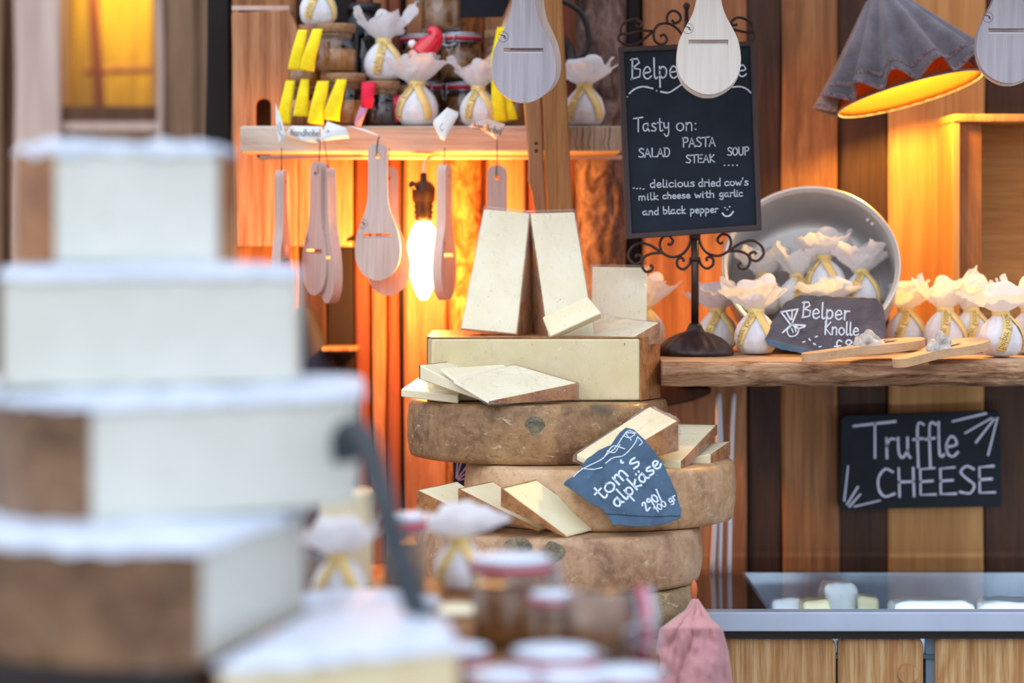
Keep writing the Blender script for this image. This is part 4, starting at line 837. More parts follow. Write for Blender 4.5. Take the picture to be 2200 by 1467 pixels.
# ============================================================ slicer paddles
def half(L, hw):
    return None
def make_paddle(name, mat, wx=1., L=.19, slot=(-.020, .019), seed=0, hole=True):
    hs = [(-.0, .0), (-.0006, .006), (-.004, .0110), (-.011, .0135), (-.03, .0135), (-.055, .0136), (-.075, .0142), (-.093, .0175), (-.11, .0240), (-.125, .0288), (-.14, .0312), (-.152, .0315), (-.165, .0295), (-.177, .0235), (-.185, .015), (-.1895, .006), (-.19, 0)]
    def X(z, x): return x*(1+(wx-1)*min(1, max(0, (-z-.07)/.05)))
    rt = [Vector((X(z, x), 0, z*L/.19)) for z, x in hs]; rt = smoothpts(rt, 3); lf = [Vector((-v.x, 0, v.z)) for v in rt[1:-1]][::-1]
    out = [(v.x, v.z) for v in rt+lf]; k = L/.19
    holes = []
    if hole: holes.append([(.0032*math.cos(a)*1, -.0175*k+.0032*math.sin(a)) for a in [2*PI*i/12 for i in range(12)]])
    s0, s1 = slot[0]*wx, slot[1]*wx; holes.append([(s0, -.1245*k), (s1, -.1245*k), (s1, -.1305*k), (s0, -.1305*k)])
    r = thing(name, None, 'cheese slicer'); bm = plate(out, holes, .013); bmesh.ops.translate(bm, vec=(0, -.0065, 0), verts=bm.verts[:])
    o = obj('wooden_board', bm, mat, r, bevel=.0028, seg=3)
    bm = BM(); box(bm, (s0-.001, .001, -.1315*k), (s1+.001, .0022, -.1283*k)); obj('blade', bm, M['blade'], r)
    bm = BM(); c0 = Vector((-.0205*wx, 0, -.111*k)); ff = lambda u, v: Vector((u, -.0071, v))
    ribbons(bm, [[Vector((c0.x+.0062*math.cos(a), c0.z+.0062*math.sin(a), 0)) for a in [2*PI*i/24 for i in range(25)]]], .0004, ff)
    ribbons(bm, [[Vector((c0.x+a*.001, c0.z+b*.001, 0)) for a, b in l] for l in ([(-4, 2.5), (-1, 2), (1.5, 1)], [(1, 1.5), (2.4, .4), (2, -1.5), (3.4, -2)], [(2, .4), (.6, -1)])], .0009, ff)
    obj('emblem', bm, M['ink'], r)
    return r
def make_flat(name, mat): pass
used = set()
pp = {k: make_paddle('cheese_slicer', M[k], wx=w_) for k, w_ in (('paddle', 1.), ('paddle_pink', 1.), ('paddle_grey', 1.22), ('paddle_white', 1.22))}
def cord_to(root, p0, p1, mat, lp=.02):
    bm = BM(); p0, p1 = Vector(p0), Vector(p1)
    tube(bm, smoothpts([p0+Vector((-.001, -.009, -lp)), p0+Vector((-.0012, -.0085, -lp*.4)), p0+Vector((0, -.004, .004)), p1], 5), .0007, 6); tube(bm, [p0+Vector((0, .004, -lp)), p0+Vector((0, -.009, -lp))], .0008, 6)
    tube(bm, smoothpts([p0+Vector((.001, .007, -lp)), p0+Vector((.0012, .0078, -lp*.4)), p0+Vector((0, .003, .004)), p1], 5), .0007, 6)
    obj('cord', bm, mat, root, world=True, smooth=True)
def hang(kind, px, py, d, rz, label, cord='cord', group='cheese slicers hanging from the upper shelf', tilt=0, sc_=1, top=None, ry=0):
    o = place(pp[kind], used, P(px, py, d), (tilt, ry, rz), label, group, sc_)
    tx, ty, td = top or (px, 318, 3.40)
    cord_to(o, P(px, py, d), P(tx, ty, td), M[cord], .0175*sc_)
    return o
hang('paddle_pink', 605, 365, 3.405, math.radians(80), 'edge-on slicer paddle leftmost under the shelf, partly behind the tower', 'greencord')
hang('paddle_pink', 686, 347, 3.40, math.radians(-52), 'half turned pale slicer showing its slot, second from the left', top=(688, 300, 3.40), sc_=.99, ry=math.radians(1.5))
hang('paddle_pink', 705, 361, 3.395, math.radians(-66), 'nearly edge-on slicer with an orange lit rim, hanging behind the second', 'redcord', top=(696, 300, 3.41), ry=math.radians(-4))
hang('paddle', 812, 309, 3.36, 0, 'front facing pale slicer with round emblem, hanging in the middle', top=(815, 292, 3.385))
hang('paddle_pink', 834, 358, 3.385, math.radians(10), 'shadowed slicer hanging behind the front facing one', 'redcord', top=(836, 318, 3.40), sc_=.95)
hang('paddle', 955, 353, 3.385, math.radians(72), 'edge-on slicer hanging just right of the glowing bulb')
hang('paddle_pink', 1068, 355, 3.385, math.radians(178), 'slicer whose pink handle shows above the tall wedges', top=(1068, 300, 3.4), sc_=1)
rail = BM(); boxpx(rail, 1000, 2500, -330, -290, 2.9, 3.25); tag(obj('hanging_beam', rail, M['post2'], world=True), 'long beam above the stall front from which slicers hang', 'beam')
for kind, px, py, d, rz, lb in (('paddle_grey', 1125, -118, 3.04, 2, 'greyish walnut slicer in front of the posts, nearer one of its pair'), ('paddle', 1139, -118, 3.08, 4, 'second slicer just behind the greyish walnut one'),
                         ('paddle_white', 1522, -136, 3.04, 0, 'white maple slicer in front of the menu chalkboard, nearer one'), ('paddle_white', 1521, -124, 3.08, 0, 'second slicer peeking out below the white maple one'),
                         ('paddle_grey', 2164, -160, 3.04, 2, 'greyish slicer at the top right corner over the lampshade'), ('paddle_white', 2166, -150, 3.08, 1, 'pale slicer peeking out behind the top right corner one')):
    o = place(pp[kind], used, P(px, py, d), (0, 0, math.radians(rz)), lb, 'slicers hanging in the foreground from the beam', 1.045)
    if kind == 'paddle': o.scale = (1.24, 1, 1.03)
    cord_to(o, P(px, py, d), P(px, -292, d), M['cord'], .018)
# paper tags on the cords
def paper(name, pts, d, label, mat='paper', text=None, dd=0, cat='paper tag', extra=None, curl=.004):
    cx = sum(p[0] for p in pts)/len(pts)
    df_ = lambda x, y: d+dd*(x-cx)*.0001-curl*math.sin((x-cx)*.05)
    t = thing(name, label, cat, P(cx, max(p[1] for p in pts), d), group='paper tags over the upper shelf edge')
    bm = BM(); vs = [bm.verts.new(P(x, y, df_(x, y))) for x, y in pts]; bm.faces.new(vs)
    bmesh.ops.triangulate(bm, faces=bm.faces[:]); bmesh.ops.subdivide_edges(bm, edges=bm.edges[:], cuts=7)
    for v in bm.verts:
        d_ = v.co.y+3.2; x_ = CX+v.co.x*F/d_; y_ = CY+(ZC-v.co.z)*F/d_; v.co = P(x_, y_, df_(x_, y_))
    obj('card', bm, M[mat], t, world=True, solid=.0004, smooth=True)
    bm = BM(); f = lambda u, v: P(u, v, df_(u, v)-.0016)
    if text: s, x0, L, y, cap, a = text; text_px(bm, s, x0, x0+L, y, cap, f, 1.5, a)
    if extra: lines_px(bm, extra, f, 1.3)
    if text or extra: obj('lettering', bm, M['ink'], t, world=True)
    else: bm.free()
    return t
paper('paper_tag', [(592, 222), (601, 245), (608, 268), (614, 295), (602, 309), (598, 300), (592, 260)], 3.405, 'twisted narrow white tag leftmost on the shelf edge', extra=[[(596, 268), (600, 285), (606, 292)], [(600, 262), (604, 280)]])
paper('paper_tag', [(610, 290), (627, 270), (692, 272), (696, 290), (688, 308), (650, 303)], 3.405, 'white tag with slanted handwriting left of the shelf centre', text=('handhobel', 624, 66, 291, 15, -2))
paper('paper_tag', [(703, 260), (744, 275), (751, 297), (690, 303), (688, 297)], 3.395, 'blank white square tag in front of the handwritten one', extra=[[(702, 278), (707, 282), (700, 284)]], curl=.002)
paper('paper_tag', [(746, 269), (775, 275), (800, 283), (820, 294), (812, 292), (780, 281)], 3.39, 'thin curled white tag above the front facing slicer')
paper('paper_tag', [(961, 231), (985, 241), (984, 250), (955, 302), (946, 298), (930, 266), (932, 258)], 3.385, 'white kite shaped tag above the bulb', extra=[[(951, 265), (945, 272), (948, 280), (953, 278)]])
paper('paper_tag', [(1005, 272), (1020, 262), (1050, 256), (1085, 266), (1083, 278), (1066, 300), (1050, 288), (1030, 276)], 3.385, 'kraft coloured tag with black handwriting above the pink handle', mat='paperpink', text=('handhobel', 1016, 62, 276, 15, -12))
# ============================================================ wrapped balls
def bprof(z):
    pts = [(0, .004), (.002, .0185), (.008, .0238), (.018, .0268), (.028, .0262), (.038, .0222), (.046, .0155), (.052, .0095), (.056, .0078)]
    for (a, ra), (b, rb) in zip(pts, pts[1:]):
        if z <= b: u = (z-a)/(b-a); return ra+(rb-ra)*u
    return pts[-1][1]
def make_bag(seed, rw=1., droop=0., hgt=1., txt=True, tl=(-52, 48)):
    r = thing('wrapped_cheese_ball', None, 'wrapped cheese')
    bm = BM(); zs = [.056*i/22 for i in range(23)]
    lathe(bm, [(.001, 0)]+[(bprof(z), z) for z in zs], 72, f=lambda a, q, z: 1+(.035*nz(math.cos(a)*5+seed, math.sin(a)*5, z*50)+.05*math.sin(a*11+3*nz(seed, z*30))*max(0, (z-.022)/.034)+.02*nz(math.cos(a)*12, math.sin(a)*12, z*120+seed)))
    obj('ball', bm, M['ball'], r, smooth=True)
    bm = BM(); nr, sg = 16, 110; rows = []
    for j in range(nr+1):
        t_ = j/nr; row = []
        for k in range(sg):
            a = 2*PI*k/sg; ca, sa = math.cos(a), math.sin(a)
            fold = math.sin(a*5+seed+3*nz(ca*2+seed, sa*2, 1)); e = 1+.32*nz(ca*1.6+seed, sa*1.6, seed)+.16*nz(ca*5+seed*2, sa*5, 5)
            rr = .0078+(.0345*rw*e)*t_**.75*(1+.22*fold*t_); up = .040*hgt*(t_**.85)*(.74+.42*nz(ca*1.3-seed, sa*1.3, 9)+.10*fold*t_+.16*nz(ca*6, sa*6, seed)*t_)-.004*droop*t_*t_
            x, y = rr*ca, rr*sa*.72; x += .0035*t_*nz(x*140+seed, y*140, up*140); y += .004*t_*nz(x*140, y*140+seed, up*120); up += .004*t_*nz(x*120, y*120, seed)
            row.append(bm.verts.new((x, y, .0555+up)))
        rows.append(row)
    for A, B in zip(rows, rows[1:]):
        for k in range(sg): bm.faces.new((A[k], A[(k+1) % sg], B[(k+1) % sg], B[k]))
    obj('tissue_ruffle', bm, M['tissue'], r, smooth=True)
    # inner crumpled layer so the ruffle has body
    bm = BM(); blobby(bm, (.002, 0, .076), (.026*rw, .018, .0175*hgt), seed*3, f=48, amp=.017, sub=4); obj('tissue_core', bm, M['tissue'], r, smooth=True)
    rb = BM(); tube(rb, [((.0092+.0004*k/40)*math.cos(2*PI*k/20), (.0092)*math.sin(2*PI*k/20), .0545+.0006*math.sin(k)) for k in range(20)], .0034, 8, closed=True, flat=.5)
    tx = BM()
    for side, az in zip((-1, 1), tl):
        def p(s, az=az): z = .0555-.047*s**1.15; a = math.radians(-90+az*(.25+.75*s)); q_ = bprof(z)+.0014; return Vector((q_*math.cos(a), q_*math.sin(a), z))
        L = sum((p((i+1)/30)-p(i/30)).length for i in range(30))
        def f(u, v, lift=0, p=p, L=L):
            s = min(1, max(0, u/L)); c = p(s); tn = (p(min(1, s+.02))-p(max(0, s-.02))).normalized(); n_ = Vector((c.x, c.y, (c.z-.02)*.5)).normalized(); b = tn.cross(n_).normalized(); return c+b*v+n_*(lift+.0004)
        w_ = .0058; g = [[rb.verts.new(f(L*i/24, w_*(k-1), .0003*(k == 1))) for k in range(3)] for i in range(25)]
        for A, B in zip(g, g[1:]):
            for k in range(2): rb.faces.new((A[k], A[k+1], B[k+1], B[k]))
        if side == -1:
            st, W = strokes('Belper Knolle'); k_ = (L*.86)/W
            ribbons(tx, [[Vector((L*.95-q_.x*k_, (q_.y-2.4)*k_*1.25*-1, 0)) for q_ in l] for l in st], .00055, lambda u, v: f(u, v, .0009))
    obj('ribbon', rb, M['ribbon'], r, smooth=True, solid=.0004)
    obj('ribbon_text', tx, M['ink'], r)
    return r
bags = [make_bag(1.3), make_bag(4.1, 1.1, hgt=.9), make_bag(7.7, .95, hgt=1.1, tl=(-30, 60)), make_bag(9.2, 1.25, hgt=.75)]
ub = set()
def bag(v, px, d, z, label, rz=0, s=1., group='wrapped balls on the slab shelf', rx=0, ry=0):
    return place(bags[v], ub, (PX(px, d), d-3.2, z), (math.radians(rx), math.radians(ry), math.radians(rz)), label, group, s)
Zs = zt1+.0004
bag(1, 1541, 3.36, Zs, 'wrapped ball directly behind the stand pole', 10, 1.05)
bag(0, 1624, 3.262, Zs, 'wrapped ball between the stand base and the slate sign', -5, 1.08)
bag(1, 1946, 3.37, Zs, 'wrapped ball right of the slate sign, behind the wooden spatulas', 15, 1.06)
bag(2, 2030, 3.33, Zs, 'wrapped ball left of a row at the right edge, behind the second spatula', 10, 1.08)
bag(0, 2086, 3.35, Zs, 'wrapped ball second in the crowded row at the right edge', 30, 1.06)
bag(3, 2150, 3.19, Zs, 'frontmost wrapped ball near the right edge with long ribbon tails', 40, 1.06)
bag(2, 2212, 3.27, Zs, 'wrapped ball cut off by the right picture border', 5, 1.08)
bag(0, 1385, 3.40, Zs+.0, 'wrapped ball hidden behind the short upright wedge, only a pink corner showing', 0, 1.08)
# ============================================================ pot
t = thing('aluminium_pot', 'round aluminium pot lying tipped on its side full of wrapped balls', 'pot', (PX(1742, 3.33), .13, PZ(568, 3.33)), (math.radians(62), 0, math.radians(-7)))
RP, HP = .1175, .085  # local +z = opening
bm = BM(); lathe(bm, [(.001, -HP-.002), (RP-.012, -HP-.002), (RP-.003, -HP+.006), (RP, -HP+.02), (RP, -.004), (RP+.0035, -.002), (RP+.0035, .001), (RP-.0015, .001), (RP-.003, -.004), (RP-.003, -HP+.02), (RP-.008, -HP+.006), (RP-.02, -HP+.001), (.001, -HP+.001)], 96)
obj('body', bm, M['tin'], t, smooth=True)
bm = BM(); tube(bm, [((RP+.0025)*math.cos(2*PI*k/96), (RP+.0025)*math.sin(2*PI*k/96), .001) for k in range(96)], .0028, 8, closed=True); obj('rim', bm, M['tinr'], t, smooth=True)
for a in (.72, .80):
    bm = BM(); blobby(bm, ((RP-.004)*math.cos(a), (RP-.004)*math.sin(a), -.022), (.004, .004, .004), 1, amp=0, sub=2); obj('rivet', bm, M['tinr'], t, smooth=True)
MP = rootmat(t)
for v, x, y, z, s, rz, lb in ((0, -.066, -.047, -.058, .98, 15, 'wrapped ball leftmost inside the tipped pot'), (2, -.02, -.05, -.05, .95, 20, 'wrapped ball left of centre in the pot with a vertical ribbon'),
                        (1, .022, -.028, -.050, 1.05, -20, 'wrapped ball highest in the pot, its ribbon arched over'), (0, .07, -.044, -.055, 1., 10, 'wrapped ball rightmost inside the tipped pot'), (3, .03, -.088, -.030, .82, 0, 'wrapped ball low in the pot directly above the slate sign')):
    w_ = MP @ Vector((x, y, z)); o = place(bags[v], ub, w_+Vector((0, 0, 0)), (math.radians(-14), math.radians(rz*.4), math.radians(rz)), lb, 'wrapped balls piled in the pot', s)
# spatulas with grated cheese
def lay_spatula(pts, d0, d1, label, mlabel, pile):
    t = thing('wooden_spatula', label, 'spatula', P(pts[0][0], pts[0][1], d0)); return t
def spat(label, ax, ay, ad, bx, by, bdp, plab, pu):
    """from handle end A to head end B"""
    A, B = P(ax, ay, ad), P(bx, by, bdp); L = (B-A).length; ex = (B-A).normalized(); ey = Vector((0, 0, 1)).cross(ex).normalized(); ez = ex.cross(ey)
    t = thing('wooden_spatula', label, 'spatula', A, group='wooden spatulas lying on the slab shelf')
    hs = [(0, 0), (.002, .007), (.008, .0115), (.02, .0125), (.4, .0125), (.47, .016), (.55, .024), (.65, .032), (.78, .034), (.9, .027), (.97, .014), (1, 0)]
    rt = smoothpts([Vector((u*L if u > .05 else u, w_, 0)) for u, w_ in hs], 4); lf = [Vector((p.x, -p.y, 0)) for p in rt[1:-1]][::-1]
    M4 = Matrix.Translation(A) @ Matrix((ex, ey, ez)).transposed().to_4x4()
    bm = prism_pts([M4 @ p for p in rt+lf], ez*.011); bmesh.ops.triangulate(bm, faces=[f for f in bm.faces if len(f.verts) > 4]); obj('board', bm, M['beech'], t, world=True, bevel=.003, seg=3)
    c = M4 @ Vector((L*pu, 0, .011)); bm = BM(); blobby(bm, (0, 0, 0), (.021, .016, .013), ax, f=90, amp=.012, sub=5)
    for v in bm.verts: v.co.z = max(v.co.z+.002, -.0005); v.co *= 1; v.co.x *= 1-.35*max(0, v.co.z/.015)
    bmesh.ops.rotate(bm, verts=bm.verts[:], matrix=Matrix((ex, ey, ez)).transposed()); bmesh.ops.translate(bm, vec=c, verts=bm.verts[:])
    o = obj('grated_cheese_pile', bm, M['shaving'], world=True, smooth=True); tag(o, plab, 'grated cheese')
    c2 = M4 @ Vector((L*(pu+.12), 0, .012)); bm = BM(); prism_pts([c2-ex*.004-ey*.008, c2+ex*.017-ey*.008, c2+ex*.017+ey*.008, c2-ex*.004+ey*.008], ez*.001, bm); obj('blade', bm, M['blade'], t, world=True)
spat('light wooden spatula in front of the slate sign with grated cheese', 1728, 778, 3.05, 1978, 742, 3.165, 'small heap of grated cheese on the spatula before the slate sign', .56)
spat('light wooden spatula farther right whose handle overhangs the shelf', 1925, 790, 3.05, 2112, 742, 3.16, 'small heap of grated cheese on the farther right spatula', .48)
# ============================================================ jars
def clip_jar(fill, R=.03, H=.07):
    r = thing('clip_top_jar', None, 'jar'); k = R/.03
    bm = BM(); lathe(bm, [(.001, 0), (R*.9, 0), (R*.98, .004), (R, .009), (R, H*.70), (R*.96, H*.76), (R*.93, H*.79), (R*.95, H*.82), (R*.95, H*.84), (R*.86, H*.84)], 40, caps=False); obj('glass_body', bm, M['glass'], r, smooth=True)
    bm = BM(); lathe(bm, [(.001, .004), (R*.93, .004), (R*.955, .01), (R*.955, H*.66), (.001, H*.665)], 36); obj('contents', bm, M[fill], r, smooth=True)
    bm = BM(); tube(bm, [(R*1.0*math.cos(2*PI*i/40), R*1.0*math.sin(2*PI*i/40), H*.865) for i in range(40)], .0032*k, 8, closed=True, flat=1); obj('rubber_seal', bm, M['red'], r, smooth=True)
    bm = BM(); lathe(bm, [(R*.8, H*.875), (R*1.03, H*.885), (R*1.04, H*.93), (R*.98, H*.965), (R*.8, H*.985), (R*.5, H*1.0), (.001, H*1.003)], 40); obj('glass_lid', bm, M['lidglass'], r, smooth=True)
    bm = BM()
    for z, q in ((H*.80, 1.0), (H*.955, 1.05)): tube(bm, [(R*q*math.cos(2*PI*i/40), R*q*math.sin(2*PI*i/40), z) for i in range(40)], .0011*k, 6, closed=True)
    tube(bm, smoothpts([(-R*.25, -R*1.04, H*.95), (-R*.3, -R*1.2, H*.9), (-R*.12, -R*1.16, H*.62), (R*.12, -R*1.16, H*.62), (R*.3, -R*1.2, H*.9), (R*.25, -R*1.04, H*.95)], 6), .0011*k, 6)
    tube(bm, smoothpts([(-R*.3, -R*1.02, H*.8), (-R*.35, -R*1.22, H*.74), (0, -R*1.25, H*.7), (R*.35, -R*1.22, H*.74), (R*.3, -R*1.02, H*.8)], 6), .0010*k, 6)
    tube(bm, [(0, R*1.0, H*.8), (0, R*1.12, H*.86), (0, R*1.03, H*.95)], .0011*k, 6); obj('wire_clip', bm, M['wire'], r, smooth=True)
    return r
def cork_jar(fill, R=.03, H=.062):
    r = thing('cork_jar', None, 'jar')
    bm = BM(); lathe(bm, [(.001, 0), (R*.93, 0), (R, .005), (R, H*.6), (R*.95, H*.7), (R*.8, H*.77), (R*.78, H*.82), (R*.84, H*.84), (R*.84, H*.9), (R*.78, H*.92)], 36, caps=False); obj('glass_body', bm, M['glass'], r, smooth=True)
    bm = BM(); lathe(bm, [(.001, .003), (R*.95, .004), (R*.955, H*.55), (.001, H*.555)], 32); obj('contents', bm, M[fill], r, smooth=True)
    bm = BM(); lathe(bm, [(.001, H*.8), (R*.76, H*.8), (R*.78, H*.93), (R*.9, H*.935), (R*.93, H*1.1), (R*.9, H*1.13), (.001, H*1.13)], 32); obj('cork_lid', bm, M['cork'], r, smooth=True)
    return r
M['lidglass'] = plain('frosted_blue_lid_glass', 'dae6f5', .5, coat=0, alpha=1.)
uj = set()
cj = {f: clip_jar(f) for f in ('oil', 'honey')}; kj = {f: cork_jar(f) for f in ('honey', 'jam')}
def jar(kind, fill, px, d, z, label, s=1., rz=0, rot=None, group='jars on the upper shelf'):
    return place((cj if kind == 'clip' else kj)[fill], uj, (PX(px, d), d-3.2, z), rot or (0, 0, math.radians(rz)), label, group, s)
def felt(root, px, y0, y1, w0, w1, lean, d, mat='yellow', curl=0, lab=None, back=None):
    """tongue shaped strip hanging from y0 (narrow) to y1 (wide)"""
    bm = BM(); n = 14; rows = []
    for i in range(n+1):
        t_ = i/n; y = y0+(y1-y0)*t_; w_ = w0+(w1-w0)*t_; cx = px+lean*t_*(1+.2*math.sin(t_*3)); dd = d+.006*(1-t_)**3*1.5-.004*math.sin(t_*PI)+curl*t_*t_
        sk = (w_*.16*(t_ > .8)*(t_-.8)*5)
        rows.append([bm.verts.new(P(cx+w_*(k/4-.5), y+(-lean*.10*(k/4-.5)*2*t_), dd-.002*math.sin(PI*k/4))) for k in range(5)])
    top = [bm.verts.new(v.co+Vector((0, .012, .002))) for v in rows[0]]; rows = [top]+rows
    for A, B in zip(rows, rows[1:]):
        for k in range(4): bm.faces.new((A[k], A[k+1], B[k+1], B[k]))
    return obj('felt_tag', bm, M[mat], root, world=True, smooth=True, solid=.0012, label=lab)
zS = zs1+.0003
j1 = jar('cork', 'honey', 645, 3.475, zS, 'amber cork jar leftmost in the lower row, two yellow tags', .80)
felt(j1, 624, 175, 266, 20, 30, -14, 3.435, lab='yellow felt tag'); felt(j1, 655, 172, 250, 18, 34, -8, 3.43, lab='yellow felt tag')
j2 = jar('cork', 'honey', 742, 3.46, zS, 'wide amber cork jar with two yellow tags in the lower row', 1.08)
felt(j2, 694, 176, 266, 26, 34, -16, 3.42, lab='yellow felt tag'); felt(j2, 734, 172, 258, 22, 36, -22, 3.418, lab='yellow felt tag')
j3 = jar('cork', 'jam', 822, 3.465, zS, 'dark jam cork jar with a red tag', .93)
felt(j3, 792, 178, 232, 30, 24, -4, 3.425, mat='redfelt', lab='red felt tag'); felt(j3, 783, 228, 270, 20, 14, -14, 3.42, mat='lilac', lab='turned back of the red felt tag')
j4 = jar('cork', 'jam', 872, 3.49, zS, 'dark jam jar half hidden behind a wrapped ball', .86); felt(j4, 852, 205, 262, 16, 18, 2, 3.45, mat='redfelt', lab='red felt tag')
zt_ = zs1+.062*1.08*1.13*.985
j5 = jar('cork', 'honey', 655, 3.475, zs1+.062*.80*1.13+.0005, 'cork jar in the upper row with twin yellow tags, behind the first two', .78)
j6 = jar('cork', 'honey', 722, 3.47, zs1+.062*1.08*1.13+.0005, 'wide amber cork jar stacked in the upper row', 1.02)
felt(j6, 650, 66, 150, 20, 30, -16, 3.422, lab='yellow felt tag'); felt(j6, 682, 64, 152, 22, 32, -22, 3.418, lab='yellow felt tag')
t = thing('pickle_jar', 'tall dark green jar behind the cork jars', 'jar', (PX(782, 3.55), .35, zS))
bm = BM(); lathe(bm, [(.001, 0), (.034, 0), (.037, .006), (.037, .13), (.03, .15), (.022, .158), (.022, .17)], 32, c=(PX(782, 3.55), .35, zS), caps=False); obj('glass_body', bm, M['greenglass'], t, world=True, smooth=True)
bm = BM(); lathe(bm, [(.001, .003), (.0345, .004), (.0345, .128), (.001, .13)], 28, c=(PX(782, 3.55), .35, zS)); obj('contents', bm, M['green'], t, world=True, smooth=True)
bm = BM(); lathe(bm, [(.001, .17), (.025, .17), (.025, .185), (.001, .185)], 28, c=(PX(782, 3.55), .35, zS)); obj('lid', bm, M['black'], t, world=True, smooth=True)
t = thing('scoop', 'small dark grey rounded scoop head sticking up beside the green jar', 'scoop', P(766, 95, 3.50)); bm = BM(); lathe(bm, [(.001, -.002), (.012, -.002), (.0135, 0), (.012, .002), (.001, .002)], 24, ry=1.2); bm.transform(Matrix.Translation(P(766, 55, 3.505)) @ Matrix.Rotation(PI/2, 4, 'X')); obj('head', bm, M['strap'], t, world=True, smooth=True)
bm = BM(); tube(bm, [P(766, 65, 3.505), P(764, 268, 3.505)], .003, 8); obj('handle', bm, M['strap'], t, world=True, smooth=True)
z1 = zS; z2 = zs1+.0702; z3 = z2+.0702
jar('clip', 'oil', 908, 3.535, z1, 'clip jar hidden low behind the front wrapped balls, left column', .99, 10)
jar('clip', 'oil', 1000, 3.53, z1, 'clip jar low in the right column behind a wrapped ball', .99, -60)
jar('clip', 'oil', 905, 3.535, z2, 'brown chutney clip jar behind the red hatted figure', .98, 40)
jar('clip', 'oil', 988, 3.525, z2, 'brown chutney clip jar with red seal, second level right column', 1.0, -25)
jar('clip', 'oil', 950, 3.53, z3, 'topmost brown clip jar with its wire clip open, cut by the upper edge', 1.02, -70)
jar('cork', 'honey', 1085, 3.49, zS, 'amber jar behind the walnut slicer with yellow tags', 1.0)
j7 = [o for o in bpy.data.objects if o.get('label') == 'amber jar behind the walnut slicer with yellow tags'][0]
felt(j7, 1066, 168, 262, 20, 34, 6, 3.44, lab='yellow felt tag'); felt(j7, 1085, 205, 258, 22, 26, 14, 3.445, lab='yellow felt tag')
j8 = jar('cork', 'honey', 1082, 3.49, zs1+.0703, 'upper amber jar behind the walnut slicer, kraft card beside it', 1.0)
felt(j8, 1078, 60, 150, 20, 26, -12, 3.44, lab='yellow felt tag')
t = thing('kraft_card', 'folded kraft paper card leaning behind the walnut slicer', 'card', P(1060, 140, 3.46)); bm = prism_pts([P(1100, 0, 3.455), P(1140, 0, 3.455), P(1120, 150, 3.455), P(1034, 138, 3.455), P(1060, 108, 3.455), P(1080, 50, 3.455)], Vector((0, .001, 0))); obj('card', bm, M['paperpink'], t, world=True)
t = thing('black_card', 'black price card hanging from the beam above the clip jars', 'card', P(1030, 38, 3.45)); bm = prism_pts([P(988, 38, 3.45), P(1080, 36, 3.45), P(1096, 0, 3.45), P(1105, -80, 3.45), P(990, -80, 3.45)], Vector((0, .004, 0))); obj('card', bm, M['board2'], t, world=True, bevel=.001)
bm = BM(); tube(bm, [P(1040, -78, 3.452), P(1040, -292, 3.24)], .0008, 6); obj('cord', bm, M['cord'], t, world=True)
bm = BM(); tube(bm, smoothpts([P(1190, -5, 3.5), P(1222, 8, 3.5), (P(1250, 30, 3.5)), P(1264, 70, 3.5), P(1262, 100, 3.5), P(1245, 130, 3.5), P(1215, 175, 3.52)], 8), .0042, 10); tube(bm, smoothpts([P(1206, 80, 3.53), P(1222, 110, 3.53), P(1232, 150, 3.52)], 5), .008, 10)
tag(obj('black_cable', bm, M['black'], world=True, smooth=True), 'thick black cable looped beside the leaning posts', 'cable')
# red hatted figurine
g0 = P(908, 142, 3.47); t = thing('gnome_figurine', 'tiny figurine with curled glossy red hat and white beard among the jars', 'figurine', g0)
bm = BM(); tube(bm, smoothpts([P(905, 118, 3.455), P(915, 106, 3.455), P(928, 92, 3.455), P(934, 78, 3.455), P(929, 69, 3.455), P(922, 74, 3.455)], 7), .01, 16, rf=lambda u: .0135*(1-u)**.6+.0045); obj('hat', bm, M['redgloss'], t, world=True, smooth=True)
bm = BM(); blobby(bm, P(888, 118, 3.447), (.0075, .007, .008), 2, amp=.0005); obj('face', bm, M['skin'], t, world=True, smooth=True)
bm = BM(); blobby(bm, P(884, 119, 3.439), (.0022, .0022, .0022), 2, amp=0, sub=2); obj('nose', bm, M['skin'], t, world=True, smooth=True)
bm = BM(); blobby(bm, P(897, 134, 3.445), (.012, .008, .009), 5, f=150, amp=.003); obj('beard', bm, M['white'], t, world=True, smooth=True)
bm = BM(); blobby(bm, P(885, 94, 3.448), (.005, .005, .006), 6, f=150, amp=.002); obj('hat_trim', bm, M['white'], t, world=True, smooth=True)
gr = 'wrapped balls on the upper shelf'
bag(0, 896, 3.455, zS, 'wrapped ball on the upper shelf below the red hatted figurine', -10, 1.12, gr)
bag(2, 1028, 3.455, zS, 'wrapped ball on the upper shelf left of the walnut slicer', -5, 1.0, gr)
bag(1, 1256, 3.46, zS, 'wrapped ball alone on the cracked shelf right of the posts', 0, 1.08, gr)
bag(2, 824, 3.472, zs1+.062*.93*1.13+.001, 'wrapped ball standing on the dark jam jar', 12, 1.06, gr)
bag(3, 684, 3.48, z2+.062*1.13*1.02+.004, 'wrapped ball on the upper row of cork jars with long ribbon tails', 20, 1.0, gr)
